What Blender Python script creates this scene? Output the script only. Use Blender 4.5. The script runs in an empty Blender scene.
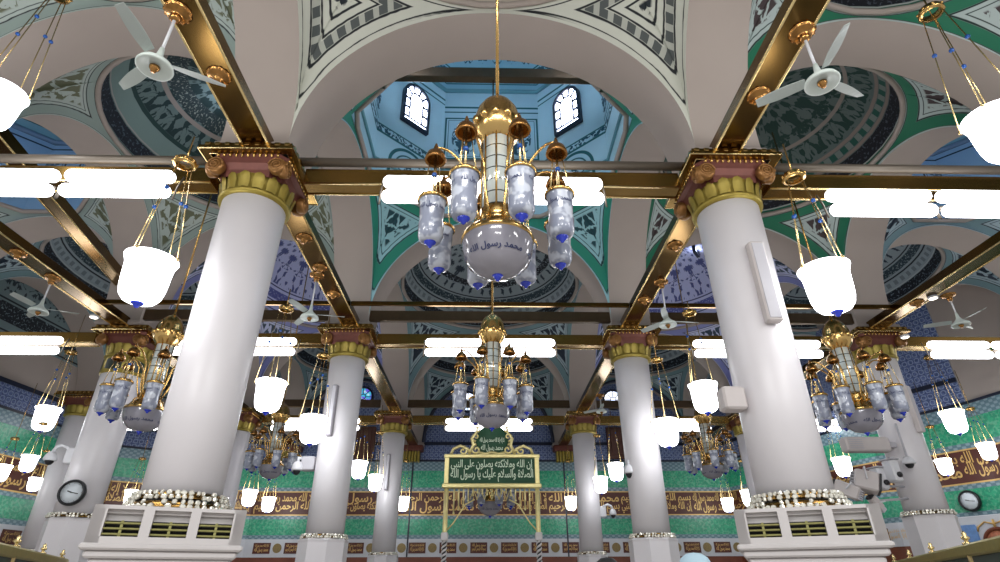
import bpy, math, random, unicodedata
import numpy as np
from mathutils import Vector, Matrix
random.seed(5)
C = bpy.context.scene.collection
PI = math.pi
R_ = math.radians

# ------------------------------------------------------------------ camera (1000 x 562 frame)
FPX, PITCH, YAW, ROLL = 555.998, .498, .024, -.004
CAM = np.array([-.053, 0.0, 1.65])
def cam_axes():
    cp, sp, cy, sy = math.cos(PITCH), math.sin(PITCH), math.cos(YAW), math.sin(YAW)
    f = np.array([sy*cp, cy*cp, sp]); r = np.array([cy, -sy, 0]); u = np.cross(r, f)
    c, s = math.cos(ROLL), math.sin(ROLL)
    return f, c*r+s*u, -s*r+c*u
CF, CR, CU = cam_axes()
def ray(x, y): return CF + CR*(x-500)/FPX - CU*(y-281)/FPX
def aty(x, y, Y): d = ray(x, y); return CAM + d*Y/d[1]
def atz(x, y, z): d = ray(x, y); return CAM + d*(z-CAM[2])/d[2]
def atd(x, y, dep): return CAM + ray(x, y)*dep

cd = bpy.data.cameras.new('camera'); co = bpy.data.objects.new('camera', cd); C.objects.link(co)
cd.sensor_width = 36; cd.lens = FPX/1000*36; cd.clip_start = .05; cd.clip_end = 200
mw = Matrix((CR, CU, -CF)).transposed().to_4x4(); mw.translation = Vector(CAM); co.matrix_world = mw
sc = bpy.context.scene; sc.camera = co
sc.view_settings.view_transform = 'Standard'; sc.view_settings.look = 'None'
sc.view_settings.gamma = 1; sc.view_settings.use_curve_mapping = False
sc.view_settings.exposure = -0.47
try:
    sc.cycles.use_denoising = True
    sc.cycles.max_bounces = 6; sc.cycles.diffuse_bounces = 4; sc.cycles.glossy_bounces = 3; sc.cycles.transmission_bounces = 5
    sc.cycles.sample_clamp_indirect = 4; sc.cycles.caustics_reflective = False; sc.cycles.caustics_refractive = False
except Exception: pass

# ------------------------------------------------------------------ materials
def lin(c):
    return tuple((x/12.92 if x <= .04045 else ((x+.055)/1.055)**2.4) for x in [v/255 for v in c])
MATS = {}
class NT:
    def __init__(s, name):
        s.m = bpy.data.materials.new(name); s.m.use_nodes = True; s.t = s.m.node_tree; s.b = s.t.nodes['Principled BSDF']
    def val(s, sock, v):
        if hasattr(v, 'is_output'): s.t.links.new(v, sock)
        else: sock.default_value = v
    def math(s, op, a, b=None, c=None):
        n = s.t.nodes.new('ShaderNodeMath'); n.operation = op; s.val(n.inputs[0], a)
        if b is not None: s.val(n.inputs[1], b)
        if c is not None: s.val(n.inputs[2], c)
        return n.outputs[0]
    def mix(s, f, a, b):
        n = s.t.nodes.new('ShaderNodeMix'); n.data_type = 'RGBA'
        s.val(n.inputs['Factor'], f)
        for k, v in ((6, a), (7, b)):
            s.val(n.inputs[k], v if hasattr(v, 'is_output') else (*v, 1))
        return n.outputs[2]
    def uv(s, name):
        n = s.t.nodes.new('ShaderNodeUVMap'); n.uv_map = name
        x = s.t.nodes.new('ShaderNodeSeparateXYZ'); s.t.links.new(n.outputs[0], x.inputs[0]); return x.outputs[0], x.outputs[1]
    def obj(s):
        n = s.t.nodes.new('ShaderNodeTexCoord'); x = s.t.nodes.new('ShaderNodeSeparateXYZ'); s.t.links.new(n.outputs['Object'], x.inputs[0])
        return n.outputs['Object'], x.outputs[0], x.outputs[1], x.outputs[2]
    def vec(s, x, y, z=0.0):
        n = s.t.nodes.new('ShaderNodeCombineXYZ'); s.val(n.inputs[0], x); s.val(n.inputs[1], y); s.val(n.inputs[2], z); return n.outputs[0]
    def noise(s, v, sc_, det=2, dist=0.0):
        n = s.t.nodes.new('ShaderNodeTexNoise'); s.t.links.new(v, n.inputs['Vector']); n.inputs['Scale'].default_value = sc_; n.inputs['Detail'].default_value = det
        n.inputs['Distortion'].default_value = dist; return n.outputs['Fac']
    def voro(s, v, sc_, feat='F1'):
        n = s.t.nodes.new('ShaderNodeTexVoronoi'); n.feature = feat; s.t.links.new(v, n.inputs['Vector']); n.inputs['Scale'].default_value = sc_; return n.outputs['Distance']
    def rng(s, x, a, b, soft=.006):     # 1 inside [a,b]
        def st(v, e):
            n = s.t.nodes.new('ShaderNodeMapRange'); n.interpolation_type = 'SMOOTHSTEP'; s.val(n.inputs[0], v); n.inputs[1].default_value = e-soft; n.inputs[2].default_value = e+soft; return n.outputs[0]
        return s.math('SUBTRACT', st(x, a), st(x, b))
    def gt(s, x, e, soft=.02):
        n = s.t.nodes.new('ShaderNodeMapRange'); n.interpolation_type = 'SMOOTHSTEP'; s.val(n.inputs[0], x); n.inputs[1].default_value = e-soft; n.inputs[2].default_value = e+soft; return n.outputs[0]
    def bump(s, h, strength=.3, dist=.02):
        n = s.t.nodes.new('ShaderNodeBump'); n.inputs['Strength'].default_value = strength; n.inputs['Distance'].default_value = dist
        s.t.links.new(h, n.inputs['Height']); s.t.links.new(n.outputs[0], s.b.inputs['Normal'])
    def done(s, col=None, rough=.5, metal=0.0, **kw):
        if col is not None: s.val(s.b.inputs['Base Color'], col if hasattr(col, 'is_output') else (*col, 1))
        s.val(s.b.inputs['Roughness'], rough); s.val(s.b.inputs['Metallic'], metal)
        for k, v in kw.items(): s.val(s.b.inputs[k.replace('_', ' ')], v)
        return s.m
def plain(name, rgb, rough=.5, metal=0.0, var=.06, vs=6.0, **kw):
    n = NT(name); o, x, y, z = n.obj(); c = lin(rgb)
    f = n.noise(o, vs, 3)
    col = n.mix(f, tuple(v*(1-var) for v in c), tuple(min(1, v*(1+var)) for v in c))
    return n.done(col, rough, metal, **kw)
def emit(name, rgb, strength, base=(230, 230, 230)):
    n = NT(name); n.b.inputs['Emission Color'].default_value = (*lin(rgb), 1); n.b.inputs['Emission Strength'].default_value = strength
    return n.done(lin(base), .3)

M = MATS
M['plaster'] = plain('plaster', (172, 160, 152), .8, var=.05, vs=1.5)
M['marble'] = plain('white_marble', (224, 220, 223), .38, var=.05, vs=2.0, Coat_Weight=.18, Coat_Roughness=.25)
M['stone'] = plain('cream_stone', (208, 203, 202), .45, var=.04)
M['beam'] = plain('olive_brass', (150, 120, 66), .24, 1.0, var=.2, vs=2)
M['brass'] = plain('polished_brass', (208, 172, 108), .2, 1.0, var=.12, vs=3)
M['bronze'] = plain('dark_brass', (112, 86, 46), .2, 1.0, var=.2, vs=2)
M['edge'] = plain('bright_brass', (236, 212, 154), .25, 1.0, var=.05)
M['copper'] = plain('copper', (176, 130, 76), .25, 1.0, var=.15)
M['tarnish'] = plain('brown_metal', (92, 76, 58), .35, .8, var=.2)
M['conduit'] = plain('grey_conduit', (98, 90, 80), .45, .4)
M['goldgreen'] = plain('green_gold_leaf', (156, 138, 62), .4, .5, var=.25, vs=9)
M['oldgold'] = plain('old_gold', (146, 104, 58), .4, .5, var=.25, vs=14)
M['redgold'] = plain('red_gold', (104, 56, 46), .45, .35, var=.3, vs=12)
M['silver'] = plain('ornate_pale_gold', (255, 246, 226), .2, .55, var=.2, vs=25)
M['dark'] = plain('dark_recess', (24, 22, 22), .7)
M['black'] = plain('black_plastic', (26, 28, 32), .35)
M['white'] = plain('white_plastic', (222, 222, 226), .4)
M['greyplastic'] = plain('grey_plastic', (186, 184, 190), .5)
M['beigebox'] = plain('beige_metal', (200, 192, 190), .5)
M['fanblade'] = plain('pale_grey_enamel', (168, 176, 172), .4)
M['slimgrey'] = plain('mid_grey_plastic', (146, 142, 148), .5)
M['fan'] = plain('white_enamel', (216, 226, 220), .35)
M['blue'] = plain('blue_glass', (34, 56, 190), .15, var=.2, vs=20, Coat_Weight=.5)
M['bead'] = plain('blue_bead', (34, 84, 160), .2)
M['globe'] = emit('lit_white_glass', (250, 252, 255), 13)
M['tube'] = emit('lit_tube', (252, 252, 255), 11)
M['bulb'] = emit('lit_bulb', (255, 244, 225), 8)
M['pane'] = emit('daylight_glass', (222, 232, 255), 26)
M['stainpane'] = None
M['clockface'] = plain('clock_dial', (232, 240, 246), .4)
M['ink'] = plain('ink_blue', (30, 44, 92), .5)
M['gold'] = plain('gold_lettering', (222, 182, 112), .4, .3, var=.1)
M['ivory'] = plain('ivory_lettering', (196, 214, 188), .4, .1)
M['signgreen'] = plain('sign_green', (8, 66, 38), .6)
M['cream_gold'] = plain('pale_gilding', (226, 212, 150), .35, .55, var=.2, vs=14)
M['maroon'] = plain('maroon_band', (84, 36, 26), .45, var=.2, vs=8)
M['redwood'] = plain('red_brown_marble', (120, 62, 40), .4, var=.25, vs=4)
M['wood'] = plain('brown_panel', (92, 58, 46), .45, var=.2, vs=3)
M['whitewall'] = plain('white_dado', (206, 208, 214), .5)
M['skin'] = plain('skin', (176, 128, 98), .5)
M['hair'] = plain('black_hair', (16, 15, 17), .6)
M['robe'] = plain('pale_robe', (206, 210, 216), .8)
M['scarf'] = plain('pale_blue_scarf', (178, 206, 220), .8)
M['darkshirt'] = plain('dark_shirt', (52, 54, 62), .8)
def m_glass():
    n = NT('frosted_glass'); o, x, y, z = n.obj()
    f = n.noise(o, 9, 2)
    return n.done(n.mix(n.gt(f, .55, .06), lin((142, 148, 166)), lin((200, 206, 218))), .25, 0, Coat_Weight=.5)
M['frost'] = m_glass()
def m_crystal():
    n = NT('cut_crystal'); o, x, y, z = n.obj()
    g = n.math('GREATER_THAN', n.math('FRACT', n.math('MULTIPLY', z, 8.0)), .9)
    return n.done(n.mix(g, lin((220, 228, 224)), lin((70, 76, 76))), .12, .25, Coat_Weight=.8)
M['crystal'] = m_crystal()
M['bowlglass'] = plain('grey_glass', (150, 148, 158), .12, var=.2, vs=7, Coat_Weight=.7)

def m_tile():
    n = NT('blue_arabesque_tile'); u, v = n.uv('UVMap')
    fu = n.math('MULTIPLY', u, 2*PI/.36); fv = n.math('MULTIPLY', v, 2*PI/.36)
    lat = n.math('MULTIPLY', n.math('COSINE', fu), n.math('COSINE', fv))
    ring = n.math('ABSOLUTE', n.math('SUBTRACT', n.math('ABSOLUTE', lat), .45))
    a = n.math('SUBTRACT', 1.0, n.gt(ring, .14, .05))
    w = n.noise(n.vec(u, v), 14, 3)
    col = n.mix(n.gt(w, .5, .08), lin((72, 86, 130)), lin((106, 122, 168)))
    col = n.mix(n.math('MULTIPLY', a, .8), col, lin((166, 180, 206)))
    return n.done(col, .3)
M['tile'] = m_tile()
def m_green(base, dark):
    n = NT('green_tile'); u, v = n.uv('UVMap')
    w = n.noise(n.vec(u, v), 9, 4, .6); w2 = n.voro(n.vec(u, v), 16)
    col = n.mix(n.gt(w, .52, .06), lin(dark), lin(base)); col = n.mix(n.math('MULTIPLY', n.gt(w2, .62, .06), .3), col, lin((150, 200, 170)))
    return n.done(col, .3)
M['green'] = m_green((54, 172, 128), (38, 150, 114))
def m_greyband():
    n = NT('grey_blue_border_tile'); u, v = n.uv('UVMap')
    s = n.math('SINE', n.math('MULTIPLY', u, 2*PI/.22)); t = n.math('SINE', n.math('MULTIPLY', v, 2*PI/.14))
    return n.done(n.mix(n.gt(n.math('MULTIPLY', s, t), .1, .1), lin((98, 128, 140)), lin((140, 164, 174))), .35)
M['greyband'] = m_greyband()
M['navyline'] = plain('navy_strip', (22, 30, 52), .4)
M['blackcart'] = plain('dark_cartouche', (30, 44, 36), .4, var=.4, vs=40)

def m_pend(name, base, line, band, motif, band2=None, w=1.0, chk=False):
    """painted spandrel: lines that follow its edges, a chequered border and a flower scroll inside (UV 'D': metres to the edge)"""
    n = NT(name); d, dr = n.uv('D'); u, v = n.uv('P')
    dm = n.math('MINIMUM', d, n.math('ADD', dr, .03))
    o = n.vec(u, v)
    col = n.mix(n.math('MULTIPLY', n.noise(o, 3, 2), .3), lin(base), tuple(.6*x for x in lin(base)))
    if chk:
        for e0, e1 in ((.085, .105), (.235, .265), (.395, .42), (.50, .53)): col = n.mix(n.rng(dm, e0*w, e1*w), col, lin(line))
        ch = n.math('GREATER_THAN', n.math('SINE', n.math('MULTIPLY', n.math('ADD', u, v), 2*PI/.3)), -.3)
        col = n.mix(n.math('MULTIPLY', n.rng(dm, .27*w, .385*w), n.math('ADD', n.math('MULTIPLY', ch, .6), .3)), col, lin(band))
        m0, mt = .58, .49
    else:
        col = n.mix(n.rng(dm, .06*w, .24*w), col, lin(band2 or band))
        col = n.mix(n.rng(dm, .045*w, .062*w), col, lin(line)); col = n.mix(n.rng(dm, .24*w, .265*w), col, lin(line)); col = n.mix(n.rng(dm, .32*w, .335*w), col, lin(line))
        m0, mt = .40, .49
    mo = n.math('MULTIPLY', n.gt(dm, m0*w, .02), n.gt(n.noise(o, 4.6, 3, .9), mt, .012))
    col = n.mix(mo, col, lin(motif))
    return n.done(col, .7)
def m_dome(name, base, bands, per=.9, motif=(30, 40, 50), mfrom=1.0, mth=.55):
    """painted dome: ring bands by arc length from the rim; types s(olid) f(lecks) c(hequer)"""
    n = NT(name); u, v = n.uv('UVMap')
    pu = n.math('PINGPONG', u, per/2); o = n.vec(pu, v)
    col = n.mix(n.math('MULTIPLY', n.noise(o, 2.5, 2), .3), lin(base), tuple(.6*x for x in lin(base)))
    mo = n.math('MULTIPLY', n.gt(v, mfrom, .02), n.gt(n.noise(o, 3.8, 3, 1.0), mth, .015))
    col = n.mix(mo, col, lin(motif))
    for (a, b, t, c1, c2) in bands:
        f = n.rng(v, a, b)
        if t == 's': cc = lin(c1)
        elif t == 'f': cc = n.mix(n.gt(n.noise(n.vec(u, v), 16, 2, .5), .6, .02), lin(c1), lin(c2))
        else: cc = n.mix(n.math('GREATER_THAN', n.math('SINE', n.math('MULTIPLY', u, 2*PI/.3)), 0), lin(c1), lin(c2))
        col = n.mix(f, col, cc)
    return n.done(col, .7)
def m_facet(name, base, line, motif, wid, v0, v1, npan=2, niche=False):
    """painted drum facet: framed panels with a symmetric flower (UV metres, u=0 in the middle)"""
    n = NT(name); u, v = n.uv('UVMap'); au = n.math('ABSOLUTE', u)
    col = n.mix(n.math('MULTIPLY', n.noise(n.vec(u, v), 2.5, 2), .25), lin(base), tuple(.6*x for x in lin(base)))
    for a, b in ((v0-.34, v0-.28), (v0-.12, v0-.08), (v1+.18, v1+.22), (v1+.34, v1+.4)): col = n.mix(n.rng(v, a, b), col, lin(line))
    col = n.mix(n.math('MULTIPLY', n.rng(v, v0-.28, v0-.12), n.gt(n.noise(n.vec(u, v), 11, 2, .8), .5)), col, lin(motif))
    if npan:
        pw = wid/npan
        pc = n.math('SUBTRACT', n.math('PINGPONG', n.math('ADD', au, 0.0 if npan == 2 else pw/2), pw), pw/2) if npan == 2 else u
        q = n.math('ABSOLUTE', pc)
        hw = pw*.36
        dv = n.math('MAXIMUM', n.math('SUBTRACT', v0, v), n.math('SUBTRACT', v, v1)); du = n.math('SUBTRACT', q, hw)
        sd = n.math('MAXIMUM', du, dv)
        col = n.mix(n.rng(sd, -.045, 0), col, lin(line)); col = n.mix(n.rng(sd, -.10, -.085), col, lin(line))
        vc = (v0+v1)/2
        el = n.math('ADD', n.math('MULTIPLY', n.math('DIVIDE', q, hw*.62), n.math('DIVIDE', q, hw*.62)),
                    n.math('POWER', n.math('ABSOLUTE', n.math('DIVIDE', n.math('SUBTRACT', v, vc), (v1-v0)*.40)), 2.0))
        mo = n.math('MULTIPLY', n.math('SUBTRACT', 1.0, n.gt(el, 1.0, .1)), n.gt(n.noise(n.vec(q, v), 7, 3, .8), .45, .015))
        col = n.mix(mo, col, lin(motif))
    if niche:
        nz = v0-.95
        rr = n.math('SQRT', n.math('ADD', n.math('MULTIPLY', u, u), n.math('POWER', n.math('MAXIMUM', n.math('SUBTRACT', v, nz), 0.0), 2.0)))
        col = n.mix(n.rng(rr, .5, .58), col, lin(line)); col = n.mix(n.rng(rr, .36, .4), col, lin(line))
        col = n.mix(n.math('MULTIPLY', n.math('SUBTRACT', 1.0, n.gt(rr, .3)), n.gt(n.noise(n.vec(au, v), 8, 2, .6), .5)), col, lin(motif))
    return n.done(col, .7)

# ------------------------------------------------------------------ mesh helpers
class MB:
    def __init__(s): s.v = []; s.f = []; s.uv = {}; s.sm = []
    def add(s, vs, fs, smooth=True):
        b = len(s.v); s.v += [tuple(map(float, p)) for p in vs]; s.f += [tuple(i+b for i in f) for f in fs]; s.sm += [smooth]*len(fs); return s
    def box(s, x0, x1, y0, y1, z0, z1, mat=None):
        vs = [Vector(p) for p in ((x0,y0,z0),(x1,y0,z0),(x1,y1,z0),(x0,y1,z0),(x0,y0,z1),(x1,y0,z1),(x1,y1,z1),(x0,y1,z1))]
        if mat: vs = [mat @ p for p in vs]
        return s.add(vs, [(3,2,1,0),(4,5,6,7),(0,1,5,4),(1,2,6,5),(2,3,7,6),(3,0,4,7)], False)
    def bbox(s, x0, x1, y0, y1, z0, z1, b=.02, mat=None):      # box with chamfered vertical and horizontal edges
        pts = []
        for z, i in ((z0, b), (z0+b, 0), (z1-b, 0), (z1, b)):
            X0, X1, Y0, Y1 = x0+i, x1-i, y0+i, y1-i
            pts.append([(X0+b,Y0,z),(X1-b,Y0,z),(X1,Y0+b,z),(X1,Y1-b,z),(X1-b,Y1,z),(X0+b,Y1,z),(X0,Y1-b,z),(X0,Y0+b,z)])
        vs = [Vector(p) for r in pts for p in r]
        if mat: vs = [mat @ p for p in vs]
        fs = [tuple(range(7, -1, -1)), tuple(range(24, 32))]
        for k in range(3):
            for i in range(8): fs.append((k*8+i, k*8+(i+1) % 8, k*8+8+(i+1) % 8, k*8+8+i))
        return s.add(vs, fs, False)
    def tube(s, pts, r, n=8, closed=False):
        pts = [Vector(p) for p in pts]; N = len(pts); rs = r if isinstance(r, (list, tuple)) else [r]*N
        vs = []; prev = None
        for i, p in enumerate(pts):
            a = pts[i-1] if (i or closed) else p; c = pts[(i+1) % N] if (i < N-1 or closed) else p
            t = (c-a).normalized()
            if prev is None:
                prev = t.cross(Vector((0,0,1)))
                if prev.length < .05: prev = t.cross(Vector((0,1,0)))
            prev = (prev - t*prev.dot(t)).normalized(); w = t.cross(prev)
            vs += [p + (prev*math.cos(2*PI*k/n) + w*math.sin(2*PI*k/n))*rs[i] for k in range(n)]
        fs = []
        for i in range(N if closed else N-1):
            j = (i+1) % N
            for k in range(n): fs.append((i*n+k, i*n+(k+1) % n, j*n+(k+1) % n, j*n+k))
        if not closed: fs += [tuple(range(n-1, -1, -1)), tuple((N-1)*n+k for k in range(n))]
        return s.add(vs, fs)
    def lathe(s, prof, n=24, mat=None, smooth=True, cap=True):
        vs = []; fs = []
        for r, z in prof:
            for k in range(n): vs.append(Vector((r*math.cos(2*PI*k/n), r*math.sin(2*PI*k/n), z)))
        if mat: vs = [mat @ p for p in vs]
        for i in range(len(prof)-1):
            for k in range(n): fs.append((i*n+k, i*n+(k+1) % n, (i+1)*n+(k+1) % n, (i+1)*n+k))
        if cap:
            if prof[0][0] > 1e-6: fs.append(tuple(range(n-1, -1, -1)))
            if prof[-1][0] > 1e-6: fs.append(tuple((len(prof)-1)*n+k for k in range(n)))
        return s.add(vs, fs, smooth)
    def ball(s, c, r, n=10, sq=1.0):
        return s.lathe([(r*math.sin(PI*i/6)+1e-5, -r*sq*math.cos(PI*i/6)) for i in range(7)], n, Matrix.Translation(c))
    def build(s, name, mat, parent=None, loc=None):
        me = bpy.data.meshes.new(name); me.from_pydata(s.v, [], s.f); me.update()
        me.polygons.foreach_set('use_smooth', s.sm)
        for ln, d in s.uv.items():
            l = me.uv_layers.new(name=ln)
            co_ = np.zeros((len(me.loops), 2)); vi = np.zeros(len(me.loops), int); me.loops.foreach_get('vertex_index', vi)
            co_ = np.asarray(d)[vi]; l.data.foreach_set('uv', co_.ravel())
        o = bpy.data.objects.new(name, me); C.objects.link(o)
        if mat: me.materials.append(mat)
        if parent: o.parent = parent
        if loc is not None: o.location = loc
        return o
def sharp(o, ang=.7):
    try: o.data.set_sharp_from_angle(angle=ang)
    except Exception: pass
    return o
def meshobj(name, me, parent=None, loc=None):
    o = bpy.data.objects.new(name, me); C.objects.link(o)
    if parent: o.parent = parent
    if loc is not None: o.location = loc
    return o
def empty(name, loc=(0,0,0), rz=0, label=None, cat=None, group=None):
    o = bpy.data.objects.new(name, None); C.objects.link(o); o.location = loc; o.rotation_euler = (0,0,rz); o.empty_display_size = .1
    if label: tag(o, label, cat, group)
    return o
def tag(o, label, cat, group=None, kind='thing'):
    o['label'] = label; o['category'] = cat; o['kind'] = kind
    if group: o['group'] = group
    return o
def struct(o): o['kind'] = 'structure'; return o
def copy_tree(o, parent=None):
    c = o.copy(); C.objects.link(c); c.parent = parent
    for ch in list(o.children): copy_tree(ch, c)
    return c

# ------------------------------------------------------------------ Arabic lettering
AR = {}
for cp in range(0xFE80, 0xFEFD):
    d = unicodedata.decomposition(chr(cp)).split()
    if d: AR.setdefault(''.join(chr(int(x, 16)) for x in d[1:]), {})[d[0]] = chr(cp)
def shape(s):
    out = []; i = 0; prev = False
    while i < len(s):
        c = s[i]
        if c == 'ل' and s[i:i+2] in AR and len(s[i:i+2]) == 2: c = s[i:i+2]
        n = s[i+len(c)] if i+len(c) < len(s) else ' '
        if c not in AR: out.append(c); prev = False; i += len(c); continue
        f = AR[c]; nx = '<initial>' in f and n in AR and '<final>' in AR[n]
        k = {(0,0): '<isolated>', (0,1): '<initial>', (1,0): '<final>', (1,1): '<medial>'}[(int(prev), int(nx))]
        out.append(f.get(k) or f.get('<isolated>')); prev = nx; i += len(c)
    return ''.join(reversed(out))
TXT = {}
def text_geo(s, bold=0.0, arabic=True, res=2):
    key = (s, bold)
    if key in TXT: return TXT[key]
    cu = bpy.data.curves.new('lettering', 'FONT'); cu.body = shape(s) if arabic else s; cu.resolution_u = res; cu.offset = bold
    o = bpy.data.objects.new('lettering', cu); C.objects.link(o)
    bpy.context.view_layer.update()
    me = bpy.data.meshes.new_from_object(o.evaluated_get(bpy.context.evaluated_depsgraph_get()))
    v = np.array([tuple(p.co) for p in me.vertices]); f = [tuple(p.vertices) for p in me.polygons]
    bpy.data.objects.remove(o); bpy.data.curves.remove(cu); bpy.data.meshes.remove(me)
    lo, hi = v.min(0), v.max(0); v = (v-lo)[:, :2]/(hi-lo)[:2]
    TXT[key] = (v, f); return TXT[key]
def put_text(mb, s, w, h, fn, bold=0.0, arabic=True):
    """lay lettering of size w x h; fn(x,y) maps metres to a 3-D point"""
    v, f = text_geo(s, bold, arabic); mb.add([fn(p[0]*w, p[1]*h) for p in v], f, False)
T_MUH = 'محمد رسول الله'; T_BIS = 'بسم الله الرحمن الرحيم'; T_SAL = 'الصلاة والسلام عليك يا رسول الله'
T_LA = 'لا إله إلا الله محمد رسول الله'; T_INN = 'إن الله وملائكته يصلون على النبي'; T_YA = 'يا أيها الذين آمنوا صلوا عليه وسلموا تسليما'

# ------------------------------------------------------------------ grid of the hall
XS = [-12.6, -7.75, -3.0, 3.0, 8.3, 13.1]
YS = [.2, 5.78, 11.18, 17.78, 22.7]
HP = .42            # half pier
ZS, ZC = 6.55, 9.10
ceiling = struct(empty('ceiling'))
def arch_curve(a, n=28):
    rise = ZC-ZS; pts = []
    if a <= rise:
        st = rise-a
        ns = 3
        for i in range(ns): pts.append((-a, ZS+st*i/ns, 0))
        m = n-2*ns
        for i in range(m+1):
            t = PI-PI*i/m; pts.append((a*math.cos(t), ZC-a+a*math.sin(t), 0))
        for i in range(ns-1, -1, -1): pts.append((a, ZS+st*i/ns, 0))
    else:
        for i in range(n+1):
            t = PI-PI*i/n; pts.append((a*math.cos(t), ZS+rise*math.sin(t), 0))
    return [(p[0], p[1]) for p in pts]
def soffit(xa, ya, along):
    """arch strip springing between two piers, 'x' spans along x at row ya"""
    mb = MB()
    if along == 'x':
        x0, x1 = xa; c = (x0+x1)/2; a = (x1-x0)/2-HP; cv = arch_curve(a, 40)
        vs = [(c+s, ya-HP, z) for s, z in cv]+[(c+s, ya+HP, z) for s, z in cv]
    else:
        y0, y1 = ya; c = (y0+y1)/2; a = (y1-y0)/2-HP; cv = arch_curve(a, 40)
        vs = [(xa-HP, c+s, z) for s, z in cv]+[(xa+HP, c+s, z) for s, z in cv]
    n = len(cv); mb.add(vs, [(i, i+1, n+i+1, n+i) for i in range(n-1)])
    o = mb.build('arch', M['plaster'], ceiling); return o
for j, y in enumerate(YS):
    for i in range(5): soffit((XS[i], XS[i+1]), y, 'x')
for i, x in enumerate(XS):
    for j in range(4): soffit(x, (YS[j], YS[j+1]), 'y')
for x in XS:
    for y in YS:
        mb = MB(); mb.box(x-HP, x+HP, y-HP, y+HP, 6.46, ZS+.004); mb.bbox(x-HP-.05, x+HP+.05, y-HP-.05, y+HP+.05, 6.40, 6.50, .015)
        mb.build('impost_block', M['plaster'], ceiling)

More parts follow.
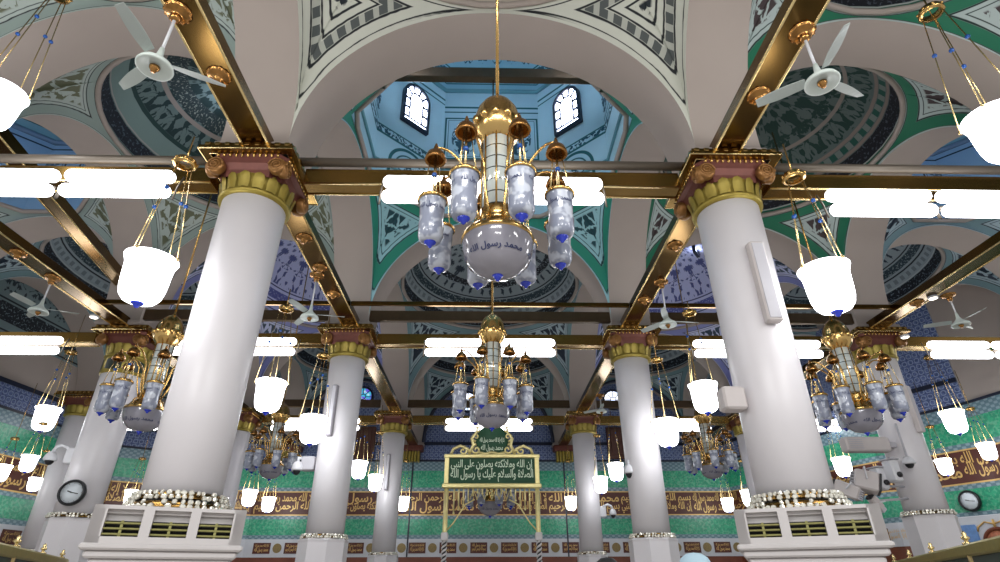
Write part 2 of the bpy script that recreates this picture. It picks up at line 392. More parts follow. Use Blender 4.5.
def bay(i, j, pend, dome, kind='dome', rise=1.7, drum=None, windows=()):
    x0, x1, y0, y1 = XS[i]+HP, XS[i+1]-HP, YS[j]+HP, YS[j+1]-HP
    cx, cy, ax, ay = (x0+x1)/2, (y0+y1)/2, (x1-x0)/2, (y1-y0)/2
    zt = ZC+.10; NW = 16
    hx, hy = ax-1.35, ay-1.35
    def ringpt(q, side):          # q in -1..1 along the side
        if kind == 'dome':
            t = q*PI/4
            d = {0: (math.sin(t), -math.cos(t)), 1: (math.cos(t), math.sin(t)), 2: (-math.sin(t), math.cos(t)), 3: (-math.cos(t), -math.sin(t))}[side]
            return (cx+ax*d[0], cy+ay*d[1])
        h, A, B, hb = (hx, ax, ay, hy) if side % 2 == 0 else (hy, ay, ax, hx)
        s = abs(q)*A*.85; sg = 1 if q >= 0 else -1
        if s <= h: a, b = sg*s, B
        else:
            f = (s-h)/max(1e-6, A*.85-h); a, b = sg*(h+(( (A+h)/2)-h)*f), B+(((B+hb)/2)-B)*f
        return {0: (cx+a, cy-b), 1: (cx+b, cy+a), 2: (cx-a, cy+b), 3: (cx-b, cy-a)}[side]
    Bp, Tp, Pu = [], [], []
    for side in range(4):
        a = ax if side % 2 == 0 else ay
        for s, z in arch_curve(a, 56):
            p = {0: (cx+s, y0), 1: (x1, cy+s), 2: (cx-s, y1), 3: (x0, cy-s)}[side]
            Bp.append((p[0], p[1], z)); t = ringpt(s/a, side); Tp.append((t[0], t[1], zt)); Pu.append(a-abs(s))
    B, T = np.array(Bp), np.array(Tp); n = len(B)
    rows = []
    for k in range(NW+1):
        w = k/NW; P = B*(1-w)+T*w
        d = np.linalg.norm(T-B, axis=1, keepdims=True); out = P-np.array([cx, cy, 0]); out[:, 2] = 0; out /= np.linalg.norm(out, axis=1, keepdims=True)+1e-9
        q = (1-np.array(Pu)/max(ax, ay)).reshape(-1, 1)**2
        P = P+out*d*.16*math.sin(PI*w)*q
        P[:, 0] = np.clip(P[:, 0], x0, x1); P[:, 1] = np.clip(P[:, 1], y0, y1)
        rows.append(P)
    A = np.concatenate(rows)
    dB = np.sqrt(((A[:, None, :]-B[None])**2).sum(2)).min(1); dT = np.sqrt(((A[:, None, :]-T[None])**2).sum(2)).min(1)
    mb = MB(); mb.add(A, [(k*n+m, k*n+(m+1) % n, (k+1)*n+(m+1) % n, (k+1)*n+m) for k in range(NW) for m in range(n)])
    mb.uv = {'D': np.stack([dB, dT], 1), 'P': np.stack([np.tile(np.array(Pu), NW+1), A[:, 2]-ZS], 1)}
    mb.build('pendentive', pend, ceiling)
    # moulding ring at the foot of the dome
    ring = [(p[0], p[1], zt) for p in Tp[::4]]
    cen = Vector((cx, cy, 0))
    def poly_ring(pts, z, inset, r):
        m = MB(); m.tube([Vector((cx+(p[0]-cx)*inset, cy+(p[1]-cy)*inset, z)) for p in pts], r, 6, True); return m
    poly_ring(ring, zt+.02, .985, .05).build('dome_moulding', M['plaster'], ceiling)
    def dome_cap(zb, pts, mat, rise):
        pts = np.array(pts)[:, :2]; NP = 14; vs = []; uv = []
        m = len(pts); seg = np.linalg.norm(np.roll(pts, -1, 0)-pts, axis=1); L = np.concatenate([[0], np.cumsum(seg)[:-1]])
        for k in range(NP+1):
            t = k/NP*PI/2; f = math.cos(t) if k < NP else .002; z = zb+rise*math.sin(t)
            arc = t*(rise+(ax+ay)/2)/2
            for q in range(m):
                vs.append((cx+(pts[q, 0]-cx)*f, cy+(pts[q, 1]-cy)*f, z)); uv.append((L[q], arc))
        g = MB(); g.add(vs, [(k*m+q, k*m+(q+1) % m, (k+1)*m+(q+1) % m, (k+1)*m+q) for k in range(NP) for q in range(m)]); g.uv = {'UVMap': uv}
        g.build('dome', mat, ceiling)
    if kind == 'dome':
        dome_cap(zt, ring, dome, rise)
    else:
        h0, h1, fmats = drum          # facets: main, diagonal
        P8 = [(hx, -ay), (ax, -hy), (ax, hy), (hx, ay), (-hx, ay), (-ax, hy), (-ax, -hy), (-hx, -ay)]
        for k in range(8):
            a, b = P8[k], P8[(k+1) % 8]; diag = (k % 2 == 0); L = math.dist(a, b)
            g = MB(); g.add([(cx+a[0], cy+a[1], zt), (cx+b[0], cy+b[1], zt), (cx+b[0], cy+b[1], h1), (cx+a[0], cy+a[1], h1)], [(0,1,2,3)], False)
            g.uv = {'UVMap': [(-L/2, 0), (L/2, 0), (L/2, h1-zt), (-L/2, h1-zt)]}
            g.build('drum_facet', fmats[1 if diag else 0], ceiling)
        oct_ = []
        for k in range(8):
            a, b = P8[k], P8[(k+1) % 8]
            for q in range(6): oct_.append((cx+a[0]+(b[0]-a[0])*q/6, cy+a[1]+(b[1]-a[1])*q/6, h1))
        poly_ring(oct_, h1, .985, .06).build('drum_moulding', fmats[2], ceiling)
        poly_ring(oct_, zt+.62, .99, .035).build('drum_moulding', fmats[2], ceiling)
        dome_cap(h1, oct_, dome, rise)
    return cx, cy, ax, ay, hx, hy

BL = (16, 22, 30)
pm = {
 'cream': m_pend('painted_cream_spandrel', (214, 216, 204), (16, 22, 28), (40, 52, 58), (26, 36, 44), None, 1.0, True),
 'greygreen': m_pend('painted_grey_green_spandrel', (184, 196, 190), (30, 40, 44), (60, 90, 84), (104, 108, 84), (150, 166, 160), .7),
 'teal': m_pend('painted_teal_spandrel', (160, 206, 214), (10, 60, 62), (30, 104, 104), (20, 66, 76), (40, 140, 116)),
 'green': m_pend('painted_green_spandrel', (192, 206, 204), (20, 44, 42), (40, 110, 92), (72, 60, 62), (34, 118, 88)),
 'pale': m_pend('painted_pale_teal_spandrel', (170, 190, 198), (24, 34, 46), (80, 112, 124), (28, 42, 58), (120, 150, 156), .8),
 'violet': m_pend('painted_violet_spandrel', (206, 212, 240), (36, 36, 84), (96, 100, 160), (52, 70, 90), (140, 146, 200), .8),
}
NV, NV2 = (18, 24, 36), (150, 166, 176)
dm = {
 'cream': m_dome('painted_cream_dome', (206, 196, 184), [(0,.12,'s',(160,140,124),BL),(.14,.17,'s',BL,BL),(.3,.34,'s',BL,BL),(.36,.75,'f',(24,34,42),(150,160,160)),(.78,.82,'s',BL,BL),(1.3,1.5,'c',(30,40,46),(150,160,160))]),
 'dark': m_dome('painted_dark_dome', (104, 124, 122), [(0,.1,'s',(150,150,142),BL),(.1,.13,'s',BL,BL),(.16,.52,'f',(22,28,40),(70,84,96)),(.54,.58,'s',(160,160,156),BL),(.58,1.0,'s',(124,146,142),BL),(1.0,1.1,'s',(30,60,58),BL),(1.6,1.7,'s',(150,140,132),BL),(1.75,2.1,'f',(40,56,60),(140,150,140))], motif=(20, 48, 50), mfrom=1.1, mth=.5),
 'greendark': m_dome('painted_green_dome', (96, 112, 110), [(0,.16,'s',(42,112,88),BL),(.17,.2,'s',(190,196,192),BL),(.21,.58,'f',(22,24,34),(74,80,92)),(.6,.68,'s',(140,126,120),BL),(.7,.86,'c',(30,84,74),(120,132,128)),(.88,.96,'s',(140,126,120),BL),(1.5,1.58,'s',(150,140,132),BL)], motif=(24, 60, 54), mfrom=1.0, mth=.5),
 'navy': m_dome('painted_navy_dome', (158, 172, 180), [(0,.1,'s',(180,190,194),BL),(.1,.14,'s',NV,NV),(.18,.52,'f',NV,(110,126,140)),(.54,.57,'s',(190,198,200),BL),(.64,.8,'c',(120,130,138),(158,172,180)),(.88,.93,'s',NV,NV),(1.0,1.25,'f',(40,60,70),(150,166,170)),(1.3,1.34,'s',NV,NV),(1.7,1.9,'f',NV,NV2)], motif=(36, 50, 66), mfrom=1.4, mth=.55),
 'violet': m_dome('painted_violet_dome', (206, 212, 246), [(0,.1,'s',(60,60,120),BL),(.2,.24,'s',(50,50,110),BL),(.5,.54,'s',(50,50,110),BL),(.6,.9,'f',(90,96,160),(180,188,226)),(1.0,1.04,'s',(50,50,110),BL)], motif=(84, 92, 150), mfrom=1.1),
 'teal': m_dome('painted_teal_dome', (140, 190, 206), [(0,.1,'s',(20,96,100),BL),(.3,.34,'s',(20,96,100),BL),(.36,.8,'f',(40,90,104),(150,200,212)),(.84,.88,'s',(20,96,100),BL)], motif=(24, 76, 92), mfrom=1.0),
}
TL, TM = (14, 92, 98), (22, 74, 92)
fblue = (m_facet('drum_panel_painting', (178, 216, 228), TL, TM, 2.8, 1.75, 3.15, 2), m_facet('drum_window_facet_painting', (178, 216, 228), TL, TM, 1.6, 1.75, 3.4, 0, True), plain('teal_moulding', (96, 150, 160), .6))
fviol = (m_facet('violet_drum_painting', (164, 176, 226), (36, 36, 96), (90, 104, 160), 2.2, .75, 1.5, 2), m_facet('violet_facet_painting', (164, 176, 226), (36, 36, 96), (90, 104, 160), 1.6, .75, 1.5, 0), plain('violet_moulding', (130, 136, 180), .6))
fsky = (m_facet('blue_drum_painting', (150, 190, 224), (20, 40, 70), (60, 100, 130), 2.2, .9, 1.7, 2), m_facet('blue_facet_painting', (150, 190, 224), (20, 40, 70), (60, 100, 130), 1.6, .9, 1.7, 0), plain('sky_moulding', (120, 150, 180), .6))
layout = {
 (0,0): ('greygreen', 'dark', 'dome'), (1,0): ('greygreen', 'dark', 'dome'), (2,0): ('cream', 'cream', 'dome'), (3,0): ('green', 'greendark', 'dome'), (4,0): ('green', 'greendark', 'dome'),
 (0,1): ('greygreen', 'teal', 'sky'), (1,1): ('greygreen', 'dark', 'dome'), (2,1): ('teal', 'teal', 'blue'), (3,1): ('green', 'greendark', 'dome'), (4,1): ('pale', 'teal', 'sky'),
 (0,2): ('pale', 'navy', 'dome'), (1,2): ('violet', 'violet', 'dome'), (2,2): ('pale', 'navy', 'dome'), (3,2): ('violet', 'violet', 'dome'), (4,2): ('pale', 'navy', 'dome'),
 (0,3): ('pale', 'navy', 'dome'), (1,3): ('pale', 'navy', 'dome'), (2,3): ('pale', 'navy', 'dome'), (3,3): ('pale', 'navy', 'dome'), (4,3): ('pale', 'navy', 'dome'),
}
WN = [0]
def arched_window(c, nrm, w, h, up_tilt=0):
    """dark frame with an arched middle light and a ring of small panes; c = sill centre on the wall, nrm = inward normal"""
    WN[0] += 1
    nx, ny = nrm; rz = math.atan2(ny, nx)+PI/2
    root = struct(empty('window_%d' % WN[0], c, rz))  # also names the unseen windows added in the side drums
    def outline(hw, hh, base, n=14):
        return [(-hw, base)]+[(hw*math.cos(PI-PI*i/n), hh-hw+hw*math.sin(PI-PI*i/n)) for i in range(n+1)]+[(hw, base)]
    def band(mb, A, B, y0, y1):
        n = len(A); vs = [(p[0], y0, p[1]) for p in A]+[(p[0], y0, p[1]) for p in B]+[(p[0], y1, p[1]) for p in A]+[(p[0], y1, p[1]) for p in B]
        fs = []
        for i in range(n):
            k = (i+1) % n
            fs += [(i, k, n+k, n+i), (2*n+i, 3*n+i, 3*n+k, 2*n+k), (i, 2*n+i, 2*n+k, k), (n+i, n+k, 3*n+k, 3*n+i)]
        mb.add(vs, fs, False)
    hw = w/2; fr = MB()
    O = outline(hw, h, 0); I = outline(hw*.82, h-hw*.18, hw*.2)
    band(fr, O, I, -.05, .05)
    A2 = outline(hw*.52, h*.80, h*.12); B2 = outline(hw*.42, h*.80-hw*.10, h*.12+hw*.10); band(fr, A2, B2, -.03, .03)
    for sx in (-1, 1):
        for z in (h*.14, h*.36, h*.58): fr.box(min(sx*hw*.5, sx*hw*.88), max(sx*hw*.5, sx*hw*.88), -.03, .03, z-.03, z+.03)
    for k in range(1, 5):
        a = PI*k/5; p0 = Vector((hw*.5*math.cos(a), 0, h*.8-hw*.52+hw*.5*math.sin(a))); p1 = Vector((hw*.9*math.cos(a), 0, h-hw+hw*.9*math.sin(a)))
        fr.tube([p0, p1], .035, 4)
    fr.build('window_frame', M['navyline'], root)
    g = MB(); G = outline(hw*.9, h-hw*.1, hw*.1); n = len(G)
    g.add([(p[0], .0, p[1]) for p in G]+[(p[0], .02, p[1]) for p in G], [tuple(range(n)), tuple(range(2*n-1, n-1, -1))]+[(i, n+i, n+(i+1) % n, (i+1) % n) for i in range(n)], False)
    g.build('window_glass', M['pane'], root)
    return root
for (i, j), (p, d, k) in layout.items():
    if k == 'dome': bay(i, j, pm[p], dm[d])
    else:
        h1 = {'blue': 13.3, 'violet': 12.0, 'sky': 11.3}[k]
        cx, cy, ax, ay, hx, hy = bay(i, j, pm[p], dm[d], 'oct', 1.8, (ZC+.1, h1, {'blue': fblue, 'violet': fviol, 'sky': fsky}[k]))
        for sx in (-1, 1):
            for sy in (-1, 1):
                nrm = (-sx*1.0, -sy*1.0); mx, my = cx+sx*(ax+hx)/2, cy+sy*(ay+hy)/2
                L = math.hypot(*nrm); nrm = (nrm[0]/L, nrm[1]/L)
                if k == 'blue': arched_window((mx+nrm[0]*.06, my+nrm[1]*.06, 11.32), nrm, .80, 1.34)
                elif sy < 0: arched_window((mx+nrm[0]*.06, my+nrm[1]*.06, 10.0), nrm, .6, .9)  # unseen glowing windows, added on the near side to brighten the side drums
# bright windows in two side domes
def dome_window(i, j, px, py, nrm, w, h):
    c = ((XS[i]+XS[i+1])/2, (YS[j]+YS[j+1])/2); d = ray(px, py)
    for k in range(300, 2600):
        p = CAM+d*k*.01
        if p[2] > ZC+.1 and ((p[0]-c[0])/((XS[i+1]-XS[i])/2-HP))**2+((p[1]-c[1])/((YS[j+1]-YS[j])/2-HP))**2+((p[2]-ZC-.1)/1.7)**2 >= 1 and YS[j] < p[1] < YS[j+1]: break
    arched_window((p[0]+nrm[0]*.1, p[1]+nrm[1]*.1, p[2]-h/2), nrm, w, h)
dome_window(1, 1, 237, 94, (-1, 0), .6, .9)
dome_window(3, 2, 692, 249, (.8, -.6), .4, .5)
# roof above everything so that no sky leaks in
struct(MB().box(-16, 16, -1, 24, 15.6, 15.8).build('roof', M['plaster']))

# ------------------------------------------------------------------ floor and walls
def m_floor():
    n = NT('marble_floor'); o, x, y, z = n.obj()
    return n.done(n.mix(n.noise(o, 3, 3), lin((186, 180, 174)), lin((204, 198, 190))), .5)
struct(MB().box(-16, 16, -4, 24, -.1, 0).build('floor', m_floor()))
PL = {'front': [(-8.9, 22.7), (9.4, 22.7)],
      'left': [(-13.7, 9.5), (-13.11, 16.35), (-12.79, 20.1), (-8.9, 22.7)],
      'right': [(9.4, 22.7), (11.43, 16.6), (12.3, 16.0), (12.93, 14.55), (13.8, 9.5)]}
def strip(mb, pl, z0, z1, off, thick=.05):
    """upright slab that follows a polyline (viewed from inside), standing 'off' in front of it"""
    P = [Vector((p[0], p[1], 0)) for p in pl]; N = len(P); f = []; L = [0]
    for i in range(N):
        d = (P[min(i+1, N-1)]-P[max(i-1, 0)]).normalized(); nr = Vector((d.y, -d.x, 0)); f.append(P[i]+nr*off)
        if i: L.append(L[-1]+(P[i]-P[i-1]).length)
    vs = []; uv = []
    for i in range(N):
        d = (P[min(i+1, N-1)]-P[max(i-1, 0)]).normalized(); nr = Vector((d.y, -d.x, 0)); b = f[i]-nr*thick
        for p, z in ((f[i], z0), (f[i], z1), (b, z1), (b, z0)): vs.append((p.x, p.y, z)); uv.append((L[i], z))
    fs = [(0, 1, 2, 3), (4*N-4, 4*N-1, 4*N-2, 4*N-3)]
    for i in range(N-1):
        for k in range(4): fs.append((4*i+k, 4*i+4+k, 4*i+4+(k+1) % 4, 4*i+(k+1) % 4))
    b0 = len(mb.v); mb.add(vs, fs, False); mb.uv.setdefault('UVMap', []); mb.uv['UVMap'] = list(mb.uv['UVMap'])+uv
    return mb
BANDS = [('wall_base', 0, 2.50, 'redwood', .03), ('white_dado', 2.50, 3.10, 'whitewall', .05), ('grey_border', 3.10, 3.24, 'greyband', .04), ('green_band', 3.24, 3.78, 'green', .03),
         ('grey_border', 3.78, 3.90, 'greyband', .04), ('gold_line', 3.90, 3.94, 'gold', .055), ('maroon_band', 3.94, 4.72, 'maroon', .05), ('gold_line', 4.72, 4.76, 'gold', .055), ('grey_border', 4.76, 4.90, 'greyband', .04),
         ('green_band', 4.90, 5.52, 'green', .03), ('grey_border', 5.52, 5.86, 'greyband', .04), ('navy_line', 5.86, 5.93, 'navyline', .06), ('navy_line', 6.50, 6.62, 'navyline', .06)]
def along(pl):
    P = [Vector((p[0], p[1], 0)) for p in pl]; seg = [(P[i+1]-P[i]).length for i in range(len(P)-1)]
    def fn(s, z, off):
        i = 0
        while i < len(seg)-1 and s > seg[i]: s -= seg[i]; i += 1
        d = (P[i+1]-P[i]).normalized(); return P[i]+d*s+Vector((d.y, -d.x, 0))*off+Vector((0, 0, z))
    return fn, sum(seg)
M['frieze'] = m_dome('painted_frieze', (120, 140, 144), [(7.75, 7.8, 's', (22, 30, 40), BL), (8.0, 8.5, 'f', (22, 30, 40), (120, 140, 150)), (8.55, 8.6, 's', (22, 30, 40), BL)], motif=(36, 50, 60), mfrom=8.7)
PHR = [T_INN, T_YA, T_BIS, T_LA, T_SAL]
for side, pl in PL.items():
    w = struct(strip(MB(), pl, 0, 9.6, 0, .3).build('wall_'+side, M['plaster']))
    sub_pl = {'front': pl, 'left': pl, 'right': pl[:4]}[side]
    struct(strip(MB(), sub_pl, 2.5, 6.6 if side == 'left' else 9.2, .02).build('tile_field', M['tile'], w))
    for nm, z0, z1, mt, off in BANDS:
        struct(strip(MB(), sub_pl if z0 > 6.4 else pl, z0, z1, off).build(nm, M[mt], w))
    if side == 'left':
        struct(strip(MB(), pl, 7.7, 9.3, .03).build('painted_frieze', M['frieze'], w))
    fn, L = along(pl)
    mb = MB(); s = .1; q = 0
    while s < L-1.0:
        wd = min(2.7, L-s-.1)
        put_text(mb, [T_BIS, T_INN, T_MUH, T_SAL][q % 4], wd, .43, lambda a, b: fn(s+a, 3.97+b, .062), .02)
        put_text(mb, [T_LA, T_MUH, T_BIS][q % 3], wd, .42, lambda a, b: fn(s+a, 4.28+b, .066), .02)
        s += wd+.08; q += 1
    struct(mb.build('lettering', M['gold'], w))
    # dado cartouches
    s = .35; q = 0; cart = MB(); let = MB(); med = MB()
    while s < L-.7:
        a, b, c_, d = fn(s, 2.62, .07), fn(s+.62, 2.62, .07), fn(s+.62, 2.98, .07), fn(s, 2.98, .07)
        nr = (b-a).cross(Vector((0, 0, 1))).normalized()*.03
        cart.add([a, b, c_, d, a-nr, b-nr, c_-nr, d-nr], [(0,1,2,3), (0,4,5,1), (1,5,6,2), (2,6,7,3), (3,7,4,0)], False)
        put_text(let, [T_MUH, T_BIS, T_LA][q % 3], .5, .17, lambda x, y, s=s: fn(s+.06+x, 2.66+y, .076), .02)
        put_text(let, [T_LA, T_MUH, T_SAL][q % 3], .5, .12, lambda x, y, s=s: fn(s+.06+x, 2.82+y, .077), .02)
        cx_ = s+.87; n = 16
        pts = [fn(cx_+.16*math.cos(2*PI*k/n), 2.80+.16*math.sin(2*PI*k/n), .07) for k in range(n)]
        med.add(pts+[p-nr for p in pts], [tuple(range(n))]+[(k, n+k, n+(k+1) % n, (k+1) % n) for k in range(n)], False)
        s += 1.13; q += 1
    struct(cart.build('cartouche_panel', M['maroon'], w)); struct(let.build('lettering', M['gold'], w)); struct(med.build('medallion', plain('gilt_medallion', (140, 120, 76), .5, .2, .5, 30), w))
# dark strips that stand in for the shadow lines of the pilaster edges
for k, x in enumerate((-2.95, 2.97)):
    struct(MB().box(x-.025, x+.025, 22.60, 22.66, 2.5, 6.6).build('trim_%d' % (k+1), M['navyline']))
# pilasters with gilt capitals against the front wall, and dark arch borders round the tiled lunettes
for k, x in enumerate((-7.75, -3.0, 3.0, 8.3)):
    p = struct(empty('trim_%d' % (k+3), (x, 22.5, 0)))
    b = MB()
    for q in range(6): b.bbox(-.34+q*.115, -.34+q*.115+.09, -.22, .05, 5.8, 6.2, .02)
    b.build('pilaster_capital', M['goldgreen'], p); MB().bbox(-.45, .45, -.32, .15, 6.2, 6.42, .03).build('pilaster_capital_top', M['redgold'], p)
for k in range(1, 4):
    x0, x1 = XS[k], XS[k+1]; c = (x0+x1)/2; a = (x1-x0)/2-HP
    cv = arch_curve(a, 40); m = MB()
    m.tube([(c+s*.985, 22.22, z-.03) for s, z in cv], .07, 6)
    struct(m.build('trim_%d' % (k+7), M['navyline']))
# brown wooden shutters below the round windows of the side lunettes
for k, (xa, xb) in enumerate(((-6.3, -4.5), (4.75, 6.6))):
    d = struct(empty('door_%d' % (k+1), (0, 22.62, 0)))
    MB().bbox(xa, xb, -.12, .0, 5.95, 7.2, .03).build('door_frame', M['wood'], d)
    g = MB()
    for q in range(3):
        w_ = (xb-xa-.2)/3; g.bbox(xa+.1+q*w_+.04, xa+.1+(q+1)*w_-.04, -.16, -.10, 6.08, 7.08, .02)
    g.build('door_panel', M['wood'], d)
# round stained-glass windows
def m_stain(name, c1, c2, c3, st):
    n = NT(name); o, x, y, z = n.obj()
    v = n.voro(o, 5); ang = n.noise(o, 2.2, 1)
    col = n.mix(n.gt(ang, .5, .05), lin(c1), lin(c2)); col = n.mix(n.math('SUBTRACT', 1.0, n.gt(v, .25, .1)), col, lin(c3))
    n.t.links.new(col, n.b.inputs['Emission Color']); n.b.inputs['Emission Strength'].default_value = st
    return n.done(col, .2)
SG = {'cyan': m_stain('cyan_stained_glass', (70, 190, 220), (110, 90, 220), (200, 240, 250), 1.2), 'white': m_stain('pale_stained_glass', (235, 240, 255), (200, 220, 255), (255, 255, 255), 3), 'violet': m_stain('violet_stained_glass', (60, 50, 220), (40, 30, 140), (120, 120, 255), 1.5)}
def round_window(c, r, face, mat):
    WN[0] += 1
    root = struct(empty('window_%d' % WN[0], c, face))
    mt = Matrix.Rotation(PI/2, 4, 'X')
    f = MB(); f.lathe([(r, -.05), (r*1.22, -.05), (r*1.22, .06), (r*1.12, .1), (r, .08), (r, -.05)], 28, mt, cap=False); f.build('window_frame', M['navyline'], root)
    g = MB(); g.lathe([(1e-4, -.02), (r*1.02, -.02), (r*1.02, .02), (1e-4, .02)], 28, mt, cap=False); g.build('window_glass', mat, root)
    m = MB()
    for k in range(8):
        a = 2*PI*k/8; m.tube([(.3*r*math.cos(a), -.03, .3*r*math.sin(a)), (r*math.cos(a), -.03, r*math.sin(a))], .018, 4)
    m.tube([(.3*r*math.cos(2*PI*k/16), -.03, .3*r*math.sin(2*PI*k/16)) for k in range(16)], .018, 4, True)
    m.build('window_tracery', M['navyline'], root)
p = aty(363, 397, 22.6); round_window(p, .36, 0, SG['cyan'])
p = aty(613, 400, 22.6); round_window(p, .36, 0, SG['white'])
p = aty(468, 402, 22.6); round_window(p, .36, 0, SG['white'])
p = aty(41, 388, 19.2); round_window((p[0], p[1], p[2]), .32, .6, SG['violet'])

# ------------------------------------------------------------------ columns
RS = .385
def leaf_capital(root, extra=False, z0=5.79):
    cap = MB(); cap.lathe([(.40, z0-.02), (.425, z0), (.43, z0+.03), (.40, z0+.05), (.405, z0+.16), (.42, z0+.24), (.40, z0+.27)], 32)
    for k in range(16):
        a = 2*PI*k/16
        ca, sa = math.cos(a), math.sin(a)
        prof = [(.403, z0+.05, .06), (.412, z0+.12, .064), (.424, z0+.18, .064), (.44, z0+.235, .056), (.44, z0+.255, .03)]
        vs = []
        for r, z, w in prof:
            for sgn in (-1, 0, 1):
                rr = r+(.018 if sgn == 0 else 0); vs.append((rr*ca-sgn*w*sa, rr*sa+sgn*w*ca, z))
        cap.add(vs, [(3*i+q, 3*i+q+1, 3*i+q+4, 3*i+q+3) for i in range(4) for q in range(2)])
    c = cap.build('capital', M['goldgreen'], root)
    t = MB()   # flared red-gold block with bead edge
    def sq(h, z, cut=.3):
        k = h*cut; return [(h-k, -h, z), (h, -h+k, z), (h, h-k, z), (h-k, h, z), (-h+k, h, z), (-h, h-k, z), (-h, -h+k, z), (-h+k, -h, z)]
    lv = [sq(.37, z0+.22), sq(.385, z0+.32), sq(.42, z0+.40), sq(.46, z0+.45, .2), sq(.47, z0+.50, .2)]
    vs = [p for l in lv for p in l]; t.add(vs, [(8*i+q, 8*i+(q+1) % 8, 8*i+8+(q+1) % 8, 8*i+8+q) for i in range(4) for q in range(8)], False)
    t.build('capital_block', M['redgold'], c)
    e = MB()
    for sx, sy, dx, dy in ((0,-1,1,0), (1,0,0,1), (0,1,1,0), (-1,0,0,1)):
        for q in range(11):
            u = -.36+.072*q; e.ball((sx*.472+dx*u, sy*.472+dy*u, z0+.475), .021, 6, 1.3)
    e.build('bead_edge', M['brass'], c)
    for sx in (-1, 1):
        for sy in (-1, 1):
            v = MB()
            for ax_ in (0, 1):
                ctr = Vector((sx*.37, sy*.43, z0+.33)) if ax_ == 0 else Vector((sx*.43, sy*.37, z0+.33))
                rot = Matrix.Rotation(PI/2, 4, 'X') if ax_ == 0 else Matrix.Rotation(PI/2, 4, 'Y')
                v.lathe([(1e-4, -.05), (.10, -.05), (.107, -.03), (.107, .03), (.10, .05), (1e-4, .05)], 14, Matrix.Translation(ctr) @ rot, cap=False)
                sp = []
                for k in range(26):
                    th = k*.62; r = .097-.0034*k
                    a, b = r*math.cos(th)*(-1 if sx > 0 else 1), r*math.sin(th)
                    sp.append(ctr+(Vector((a, sy*.055, b)) if ax_ == 0 else Vector((sx*.055, a, b))))
                v.tube(sp, .012, 5)
            v.build('volute', M['oldgold'], c)
    ab = MB(); z = z0+.50
    for x0, x1, y0, y1 in ((-.57,.57,-.57,-.47), (-.57,.57,.47,.57), (-.57,-.47,-.47,.47), (.47,.57,-.47,.47)): ab.box(x0, x1, y0, y1, z, z+.05)
    ab.box(-.53, .53, -.53, .53, z+.05, z+.12)
    ab.build('abacus', M['beam'], root)
    eb = MB(); eb.tube([(-.57, -.57, z), (.57, -.57, z), (.57, .57, z), (-.57, .57, z)], .012, 5, True); eb.tube([(-.47, -.47, z), (.47, -.47, z), (.47, .47, z), (-.47, .47, z)], .009, 5, True); eb.build('abacus_edge', M['edge'], root)
    tr = MB()
    for s_ in (-1, 1):
        for q in range(9):
            u = -.48+.12*q; tr.bbox(u-.035, u+.035, s_*.54-.03, s_*.54+.03, z+.05, z+.105, .01); tr.bbox(s_*.53-.03, s_*.53+.03, u-.035, u+.035, z+.05, z+.105, .01)
    tr.build('abacus_cresting', M['brass'], root)
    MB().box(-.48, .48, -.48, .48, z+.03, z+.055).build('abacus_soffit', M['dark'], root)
    if extra:
        b = MB(); b.lathe([(.395, z0-.36), (.41, z0-.35), (.41, z0-.02), (.40, z0)], 32); b.build('neck_band', M['goldgreen'], root)
        g = MB()
        for k in range(6):
            a0 = 2*PI*k/6; n = 6
            vs = []
            for i in range(n+1):
                a = a0+(.12+.76*i/n)*2*PI/6; f = .03*(1-abs(2*i/n-1))
                vs += [(.416*math.cos(a), .416*math.sin(a), z0-.28-f), (.416*math.cos(a), .416*math.sin(a), z0-.08+f)]
            g.add(vs, [(2*i, 2*i+2, 2*i+3, 2*i+1) for i in range(n)])
        g.build('neck_cartouche', M['blackcart'], root)
def crown_ring(root, z, r=.40):
    m = MB(); m.lathe([(r-.03, z-.035), (r+.02, z-.034), (r+.03, z-.02), (r+.006, z-.004), (r+.012, z+.012), (r-.012, z+.035), (r-.03, z+.03)], 40)
    o = m.build('base_ring', M['bronze'], root); b = MB(); rd = random.Random(int(z*1000))
    for row, (dr, dz, n) in enumerate(((.028, -.02, 48), (.010, .020, 44))):
        for k in range(n):
            a = 2*PI*(k+.5*row)/n+rd.uniform(-.03, .03)
            if rd.random() < .12: continue
            q = rd.uniform(.013, .024); c, sn = math.cos(a), math.sin(a)
            mt = Matrix.Translation(((r+dr)*c, (r+dr)*sn, z+dz)) @ Matrix.Rotation(a, 4, 'Z') @ Matrix.Rotation(rd.uniform(-.5, .5), 4, 'X')
            b.bbox(-.016, .02, -q*1.15, q*1.15, -.022, .022, .009, mt)
    b.build('ring_beading', M['silver'], o); return o
def shaft(root, z0, z1, r0=RS, r1=RS):
    m = MB(); m.lathe([(r0, z0), (r0, z0+(z1-z0)*.3), (r1, z1)], 48); return m.build('shaft', M['marble'], root)
def pier_base(root, z1):
    m = MB(); n = 8; vs = []
    r = .445
    for z, rr in ((0, r+.05), (.3, r+.05), (.32, r), (z1-.06, r), (z1-.03, r+.01), (z1, r-.02)):
        for k in range(n):
            a = 2*PI*(k+.5)/n; vs.append((rr*math.cos(a), rr*math.sin(a), z))
    m.add(vs, [(8*i+q, 8*i+(q+1) % 8, 8*i+8+(q+1) % 8, 8*i+8+q) for i in range(5) for q in range(8)]+[tuple(range(40, 48))], False)
    return m.build('pedestal', M['marble'], root)
